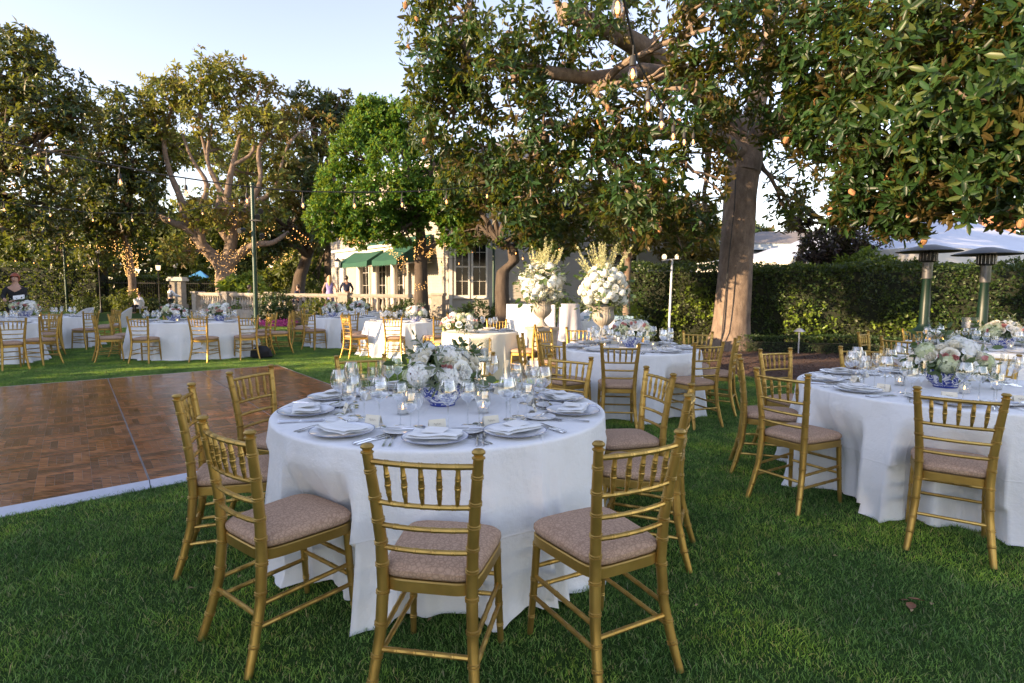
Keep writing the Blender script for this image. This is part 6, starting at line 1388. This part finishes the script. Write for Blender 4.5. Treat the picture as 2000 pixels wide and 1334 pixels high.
# ------------------------------------------------------------------ urns with tall flowers
def urn_arrangement(x,y,zb,label_u,label_f,label_p,seed,pw,us=1.0,fw=.34,sp=.95,lean=0):
    p=empty('stone_pedestal',(x,y,0),.5 if seed==1 else .1,label_p,'pedestal','stone pedestals under the urns'); mb=MB(); h=pw/2
    mb.box((-h,-h,.05),(h,h,zb-.05)); mb.obj('shaft',M['stone'],p,smooth=False)
    mb=MB(); mb.box((-h-.03,-h-.03,0),(h+.03,h+.03,.05)); mb.obj('base',M['stone'],p,smooth=False); mb=MB(); mb.box((-h-.03,-h-.03,zb-.05),(h+.03,h+.03,zb)); mb.obj('top_slab',M['stone'],p,smooth=False)
    u=empty('stone_urn',(x,y,zb+.001),0,label_u,'urn','fluted stone urns'); fl=lambda i,a:(.035*abs(math.cos(12*a)) if 8<=i<=14 else 0)
    prof=[(.10,0),(.105,.02),(.085,.035),(.075,.05),(.045,.085),(.035,.115),(.045,.135),(.05,.15),(.085,.175),(.125,.215),(.15,.26),(.155,.29),(.145,.33),(.14,.37),(.15,.40),(.175,.42),(.18,.43),(.165,.43),(.13,.40)]
    MB().lathe([(r*us,z*us) for r,z in prof],96,flute=fl).obj('fluted_bowl',M['stone'],u); mb=MB(); mb.box((-.11*us,-.11*us,-.0),(.11*us,.11*us,.018)); mb.obj('plinth',M['stone'],u,smooth=False)
    o=empty('urn_flowers',(x,y,zb+.36*us),0,label_f,'flower arrangement','tall flower arrangements in stone urns'); g=random.Random(seed)
    n=78
    for i in range(n):
        zz=1-1.75*(i+.5)/n; ph=i*2.39996; q=math.sqrt(max(0,1-zz*zz)); d=Vector((q*math.cos(ph),q*math.sin(ph),zz)); rr=g.uniform(.82,1.05); kd=g.choice(['hydrangea','hydrangea','hydrangea','peony','white_rose'])
        link(kd,g.choice(FL[kd][:2]),o,(d.x*fw*rr,d.y*fw*rr,.36+d.z*.34*rr),tuple(d.to_track_quat('Z','Y').to_euler()),g.uniform(.9,1.25))
    # blossom spikes
    def spike(L,sd):
        r=random.Random(sd); mb=MB(); mb.tube([(0,0,0),(0,0,L)],[.004,.0015],4)
        for k in range(int(L*95)):
            t=r.uniform(.28,1); a=r.uniform(0,6.28); q=.022*(1.15-t)+.006; c=Vector((q*math.cos(a),q*math.sin(a),L*t)); s=.016*(1.25-t*.6); 
            e=[Vector((r.gauss(0,1),r.gauss(0,1),r.gauss(0,1)+.5)).normalized()*s for _ in range(4)]; mb.add([c+e[0],c+e[1],c+e[2],c+e[3]],[(0,1,2),(0,2,3),(0,3,1)])
        return mb.mesh('blossom_spike',M['spike'])
    S=[spike(.55,1),spike(.7,2),spike(.62,3)]
    for i in range(38 if seed==1 else 34):
        a=g.uniform(0,6.28); t=g.uniform(0,.62)**1.0; d=Vector((math.sin(t)*math.cos(a)+lean,math.sin(t)*math.sin(a),math.cos(t))); link('blossom_spike',g.choice(S),o,(d.x*.12,d.y*.12,.38),tuple(d.to_track_quat('Z','Y').to_euler()),sp*g.uniform(.75,1.1))
    for i in range(60):
        a=g.uniform(0,6.28); zz=g.uniform(-.95,.7); q=math.sqrt(1-zz*zz); d=Vector((q*math.cos(a),q*math.sin(a),zz)); link('leaf_sprig',g.choice(SP),o,(d.x*fw*.6,d.y*fw*.6,.36+d.z*.26),tuple(d.to_track_quat('Z','Y').to_euler()),g.uniform(1.2,1.9))
urn_arrangement(.50,9.5,.86,'left fluted stone urn beside the white bar','tall white hydrangeas with pale spikes in the left stone urn','pale stone pedestal under the left urn',1,.36,1.0,.34,1.0)
urn_arrangement(1.44,9.0,.74,'right fluted stone urn behind the middle table','tall white hydrangeas with green spikes in the right stone urn','pale stone pedestal under the right urn',2,.30,1.12,.36,1.1,-.1)
# ------------------------------------------------------------------ small things
def wicker_chair(x,y,rz,label):
    o=empty('wicker_chair',(x,y,0),rz,label,'chair','white wicker lounge chairs'); mb=MB(); mb.box((-.28,-.26,.34),(.28,.28,.42)); mb.obj('seat',M['wicker'],o,smooth=False)
    v=[];f=[];n=14;K=6
    for i in range(K+1):
        for j in range(n+1):
            a=math.pi*(j/n)+math.pi; hh=.42+(.48-.26*abs(j/n*2-1)**2.5)*i/K; q=.31+.06*i/K; v.append((q*math.cos(a),q*math.sin(a)*.95+.02,hh if i else .30))
    m=len(v); v+=[(x_*.93,y_*.93,z_) for x_,y_,z_ in v]
    for i in range(K):
        for j in range(n): a=i*(n+1)+j; f+= [(a,a+1,a+n+2,a+n+1),(m+a+n+1,m+a+n+2,m+a+1,m+a)]
    for j in range(n): a=K*(n+1)+j; f.append((a,a+1,m+a+1,m+a))
    MB().add(v,f).obj('curved_back',M['wicker'],o)
    for sx in (-1,1):
        for sy in (-1,1): MB().tube([(sx*.27,sy*.24,0),(sx*.26,sy*.23,.36)],.022,7).obj('leg',M['wicker'],o)
wicker_chair(-12.9,17.0,2.6,'white wicker lounge chair right of the red-haired woman'); wicker_chair(-12.0,17.4,2.2,'second white wicker lounge chair farther right of the red-haired woman')
for c,(x,y,z,rz) in zip(('left','middle','right'),((-12.6,27.6,.44,1.),(-11.4,28.2,.44,-2.),(-8.0,27.0,.44,2.))):
    wicker_chair(x,y,rz,'white wicker chair on the terrace behind the balustrade, %s one'%c); bpy.context.scene.collection.objects[-1]
for ob in [q for q in col.objects if q.name.startswith('wicker_chair') and q.location.y>25]: ob.location.z=.445
# carry case and camera on the table by the heaters
cz=empty('camera_bag',(6.05,8.0,.762),.3,'black soft camera bag on the table by the heaters','bag')
MB().lathe([(.11,0),(.13,.03),(.125,.10),(.07,.15),(.0,.16)],16,flute=lambda i,a:.08*math.sin(3*a+i)).obj('bag_body',M['blackcloth'],cz)
mb=MB(); mb.tube([(-.2,0,.10),(-.1,.0,.15),(.02,0,.13)],.012,6); mb.obj('strap',M['menu'],cz)
tag(MB().lathe([(.17,0),(.22,.05),(.20,.16),(.10,.25),(.0,.27)],14,flute=lambda i,a:.12*math.sin(3*a+i*2)).obj('black_bag',M['blackcloth'],None,(-5.35,12.1,0)),'black bag on the grass under the right end of the long table','bag')
def shrub(x,y,z,r,n,label,leaf,L=.10,seed=1,cat='shrub',grp=None,flat=.8):
    root=empty('shrub',(x,y,0),0,label,cat,grp); P,D,_=shell_points([((0,0,z),(r,r*.9,r*flat),n)],seed,.2,2,.6); P[:,2]=np.maximum(P[:,2],.04); V,F=leaf_arrays(P,D,5,L,L*.5,seed); f=link('foliage',tri_mesh('foliage',V,F,M[leaf]),root); f['kind']='stuff'
    mb=MB()
    for k in range(5): a=k*1.3; mb.tube([(0,0,0),(r*.4*math.cos(a),r*.4*math.sin(a),z)],[.02,.01],5)
    mb.obj('stem',M['bark_dark'],root)
shrub(-1.5,22.6,.55,.75,420,'green bush under the tall house windows left of the post','boxwood',.12,2); shrub(-.3,22.9,.5,.7,380,'green bush beside the twisted tree at the house wall','hedge',.12,3)
shrub(-4.2,22.4,.45,.9,420,'dark bush in front of the balustrade right of the lit tree','boxwood',.14,4); shrub(-6.3,22.9,.4,.8,380,'dark bush at the balustrade left of the lit tree','hedge',.14,5)
shrub(-8.1,24.0,.5,.7,350,'grey green bush below the balustrade pier','olivetree',.14,6); shrub(-10.15,24.3,.7,.8,520,'round dark green bush at the left end of the balustrade','boxwood',.14,7,flat=.9)
shrub(-12.7,27.9,.6,.9,500,'sunlit yellow green shrub between the green post and the magnolia','hedge_bright',.2,8); shrub(-17.6,37.0,.5,1.0,400,'low green shrub at the foot of the sunlit magnolia','hedge_bright',.2,9)
shrub(-15.3,32.5,1.4,1.1,350,'arching pale palm like shrub behind the left balustrade','hedge_bright',.45,10); shrub(2.3,22.8,.5,.9,420,'green bush at the siding right of the twisted tree','hedge',.13,11)
shrub(-9.6,23.2,.14,.75,380,'low bed of magenta and white flowers beside the paved path','magenta',.07,12,'flower bed',flat=.16)
shrub(-24.5,36.4,.5,1.1,420,'rambling shrub before the iron fence','olivetree',.15,13); shrub(2.75,14.2,.9,.5,300,'yellow green shrub at the left end of the clipped hedge','hedge_bright',.1,14)
# seed cones hanging in the big magnolia
cone=MB().lathe([(.0,-.05),(.018,-.04),(.030,-.01),(.030,.02),(.016,.045),(.0,.052)],9,flute=lambda i,a:.12*math.sin(4*a+i*2)).mesh('seed_cone',M['cone'])
big=[q for q in col.objects if q.name=='magnolia_tree'][0]; crown=[q for q in big.children if q.name=='crown'][0]
vs=np.empty(len(crown.data.vertices)*3,np.float32); crown.data.vertices.foreach_get('co',vs); vs=vs.reshape(-1,3); gr=np.random.RandomState(9); 
for q in gr.choice(len(vs),110,False): link('seed_cone',cone,big,tuple(vs[q].tolist()),(gr.uniform(-.6,.6),gr.uniform(-.6,.6),0),float(gr.uniform(.9,1.5)))
# ------------------------------------------------------------------ people
def skin(name,verts,edges,mat,parent,sub=2):
    me=bpy.data.meshes.new(name); me.from_pydata([v[:3] for v in verts],edges,[]); me.materials.append(mat); o=link(name,me,parent)
    md=o.modifiers.new('skin','SKIN'); md.use_smooth_shade=True
    for i,v in enumerate(verts):
        r=v[3]; me.skin_vertices[0].data[i].radius=(r if not hasattr(r,'__len__') else r[0],r if not hasattr(r,'__len__') else r[1])
    me.skin_vertices[0].data[0].use_root=True
    s=o.modifiers.new('sub','SUBSURF'); s.levels=s.render_levels=sub; return o
def person(x,y,z0,rz,label,h=1.68,hair='darkhair',top='blackcloth',bottom='blackcloth',lh=(-.30,.05,.86),rh=(.30,.05,.86),sit=False,skirt=False,sleeves=True,long=False):
    o=empty('person',(x,y,z0),rz,label,'person'); k=h/1.72; dz=-.42 if sit else 0
    H=.95+dz
    def arm(s,hand):
        sh=(s*.175,0,1.38+dz); el=((sh[0]+hand[0])/2+s*.07,(hand[1]+0)/2-.06,(sh[2]+hand[2])/2-.06); return sh,el,hand
    ls,le,lw=arm(-1,(lh[0],lh[1],lh[2]+dz)); rs,re,rw=arm(1,(rh[0],rh[1],rh[2]+dz))
    if sit: kn=[(-.11,.42,.50),(.11,.42,.50)]; ft=[(-.11,.40,.06),(.11,.40,.06)]; toe=[(-.11,.54,.04),(.11,.54,.04)]
    else: kn=[(-.10,.02,.50),(.10,.02,.50)]; ft=[(-.10,-.02,.07),(.10,-.02,.07)]; toe=[(-.10,.13,.03),(.10,.13,.03)]
    V=[(0,0,H,(.15,.10)),(0,.0,H+.18,(.125,.09)),(0,0,H+.40,(.15,.10)),(0,0,1.46+dz,(.06,.055)),(0,.01,1.53+dz,(.052,.052)),(0,.02,1.60+dz,(.072,.085)),(0,.01,1.67+dz,(.070,.085)),
       (*ls,.052),(*le,.038),(*lw,.026),(*rs,.052),(*re,.038),(*rw,.026),(-.10,0,H-.08,.085),(*kn[0],.055),(*ft[0],.035),(*toe[0],.032),(.10,0,H-.08,.085),(*kn[1],.055),(*ft[1],.035),(*toe[1],.032)]
    V=[(a*k,b*k,c*k,tuple(q*k for q in (r if hasattr(r,'__len__') else (r,r)))) for a,b,c,r in V]
    E=[(0,1),(1,2),(2,3),(3,4),(4,5),(5,6),(2,7),(7,8),(8,9),(2,10),(10,11),(11,12),(0,13),(13,14),(14,15),(15,16),(0,17),(17,18),(18,19),(19,20)]
    # hands: palm plus fingers grown in the same surface
    for wi,s in ((9,-1),(12,1)):
        w_=Vector(V[wi][:3]); e_=Vector(V[wi-1][:3]); d=(w_-e_).normalized(); side=d.cross(Vector((0,0,1))); side=side.normalized() if side.length>.1 else Vector((0,1,0)); p=w_+d*.07*k; V.append((*p,(.030*k,.018*k))); E.append((wi,len(V)-1)); pi_=len(V)-1
        for q in range(4):
            b=p+side*(.024-.016*q)*k+d*.02*k; V.append((*b,(.008*k,.008*k))); E.append((pi_,len(V)-1)); t=b+d*(.05+.012*(q in (1,2)))*k-Vector((0,0,.015*k)); V.append((*t,(.006*k,.006*k))); E.append((len(V)-2,len(V)-1))
        t=p+side*.045*k-d*.01*k; V.append((*t,(.009*k,.009*k))); E.append((pi_,len(V)-1))
    skin('body',V,E,M['skin'],o,2)
    T=[0,1,2,3]; r2={0:(.165,.12),1:(.14,.105),2:(.165,.12),3:(.075,.07)}; W=[(*V[i][:3],tuple(q*k for q in r2[i])) for i in T]; EE=[(0,1),(1,2),(2,3)]
    W[3]=(W[3][0],W[3][1],W[3][2]-.03*k,W[3][3])
    for a,b,c in ((7,8,9),(10,11,12)):
        n=len(W); W.append((*V[a][:3],(.066*k,.066*k))); EE.append((2,n))
        if sleeves: W.append((*V[b][:3],(.052*k,.052*k))); W.append((*V[c][:3],(.038*k,.038*k))); EE+=[(n,n+1),(n+1,n+2)]
    skin('shirt' if not skirt else 'dress_top',W,EE,M[top],o,2)
    if skirt: MB().lathe([(.135*k,(H+.12)*k),(.175*k,(H-.02)*k),(.20*k,(H-.25)*k),(.24*k,(H-.55)*k),(.235*k,(H-.55)*k)],24,flute=lambda i,a:.05*math.sin(7*a)*(i/4)).obj('skirt',M[bottom],o)
    else: skin('trousers',[(*V[0][:3],(.165*k,.125*k))]+[(*V[i][:3],(q*k,q*k)) for i,q in ((13,.105),(14,.075),(15,.055),(17,.105),(18,.075),(19,.055))],[(0,1),(1,2),(2,3),(0,4),(4,5),(5,6)],M[bottom],o,2)
    hz=(1.635+dz)*k; nf=noise_fn(int(abs(x*7))+3); v=[];f=[];n=20;K=12
    for i in range(K+1):
        for j in range(n):
            a=2*math.pi*j/n; t=math.pi*(i/K)*.78; q=1+.12*float(nf(np.array([math.cos(a)*2+3,math.sin(a)*2+3,t*3]))); fr=math.sin(a)
            lo=1.0 if fr<.25 else .52; tt=min(t,math.pi*lo*.78) if fr>=.25 else t
            zz=hz+.115*k*math.cos(tt)*q-(.30*k*max(0,(i/K-.55)/.45) if long and fr<.25 else 0); rr=(.088 if tt<1.6 else .088-.01*(tt-1.6))*k*math.sin(max(tt,.02))*q+(.02*k if long and i>K*.6 else 0); v.append((rr*math.cos(a),rr*math.sin(a)*1.12+.0,zz))
    for i in range(K):
        for j in range(n): f.append((i*n+j,(i+1)*n+j,(i+1)*n+(j+1)%n,i*n+(j+1)%n))
    MB().add(v,f).obj('hair',M[hair],o)
    mb=MB(); mb.lathe([(.0,.014),(.010,.0),(.013,-.022),(.0,-.03)],8,c=(0,.107*k,1.605*k+dz*k)); mb.obj('nose',M['skin'],o)
    for s in (-1,1): MB().lathe([(.0,.009),(.011,.0),(.0,-.009)],8,c=(s*.030*k,.098*k,(1.635+dz)*k)).obj('eye',M['blackcloth'],o)
    mb=MB(); mb.lathe([(.0,.006),(.022,.0),(.0,-.006)],8,c=(0,.094*k,(1.56+dz)*k)); mb.obj('mouth',simple('lips',(.40,.12,.10),.5),o)
    return o
person(-12.35,14.2,0,-2.75,'red-haired woman in black behind the left tables holding white papers',1.80,'redhair','blackcloth','blackcloth',lh=(-.02,.24,1.10),rh=(.14,.26,1.14))
pp=[q for q in col.objects if q.name=='person'][-1]
mb=MB(); mb.box((-.26,.30,1.17),(-.04,.31,1.33),0,Matrix.Translation((-.15,.3,1.2))@Matrix.Rotation(.9,4,'X')@Matrix.Rotation(.25,4,'Y')@Matrix.Translation((.15,-.3,-1.2))); mb.obj('paper_sheets',M['menu'],None,tuple(pp.location),-2.75,False); pa=[q for q in col.objects if q.name=='paper_sheets'][0]; tag(pa,'white paper sheets held by the red-haired woman','paper')
person(-19.9,33.2,0,-.6,'waiter in a grey vest and white shirt at the draped station',1.75,'darkhair','whitecloth','blackcloth',lh=(.10,.42,1.05),rh=(.3,.40,1.08))
w3=[q for q in col.objects if q.name.startswith('person')][-1]; skin('vest',[(0,0,.98,(.185,.14)),(0,0,1.18,(.165,.13)),(0,0,1.36,(.17,.13))],[(0,1),(1,2)],M['greycloth'],w3)
person(-23.2,35.5,0,2.8,'seated guest in white shirt and black trousers beside the cream pillar',1.7,'darkhair','whitecloth','blackcloth',sit=True)
person(-8.35,26.1,.44,.25,'woman with long blonde hair in a lilac dress on the terrace, back turned',1.70,'blondehair','lilac','lilac',skirt=True,sleeves=False,long=True)
person(-7.55,26.0,.44,.35,'person in a navy top standing on the terrace beside the blonde woman',1.70,'darkhair','navycloth','navycloth',lh=(-.24,.18,1.0),rh=(.26,.2,1.0))
person(-10.2,27.2,.46,1.2,'guest in dark clothes seated on the terrace left of the blonde woman',1.7,'darkhair','navycloth','blackcloth',sit=True)
person(-12.9,28.0,.46,-1.2,'guest in a pale lilac top seated at the left end of the terrace',1.66,'darkhair','lilac','blackcloth',sit=True)
wicker_chair(-10.15,27.1,2.8,'white wicker chair under the seated guest left of the blonde woman'); wicker_chair(-12.9,28.0,-2.6,'white wicker chair under the seated guest at the left end of the terrace')
wicker_chair(-23.2,35.5,-.3,'white chair under the seated guest beside the cream pillar')
for ob in [q for q in col.objects if q.name.startswith('wicker_chair') and 25<q.location.y<30]: ob.location.z=.445
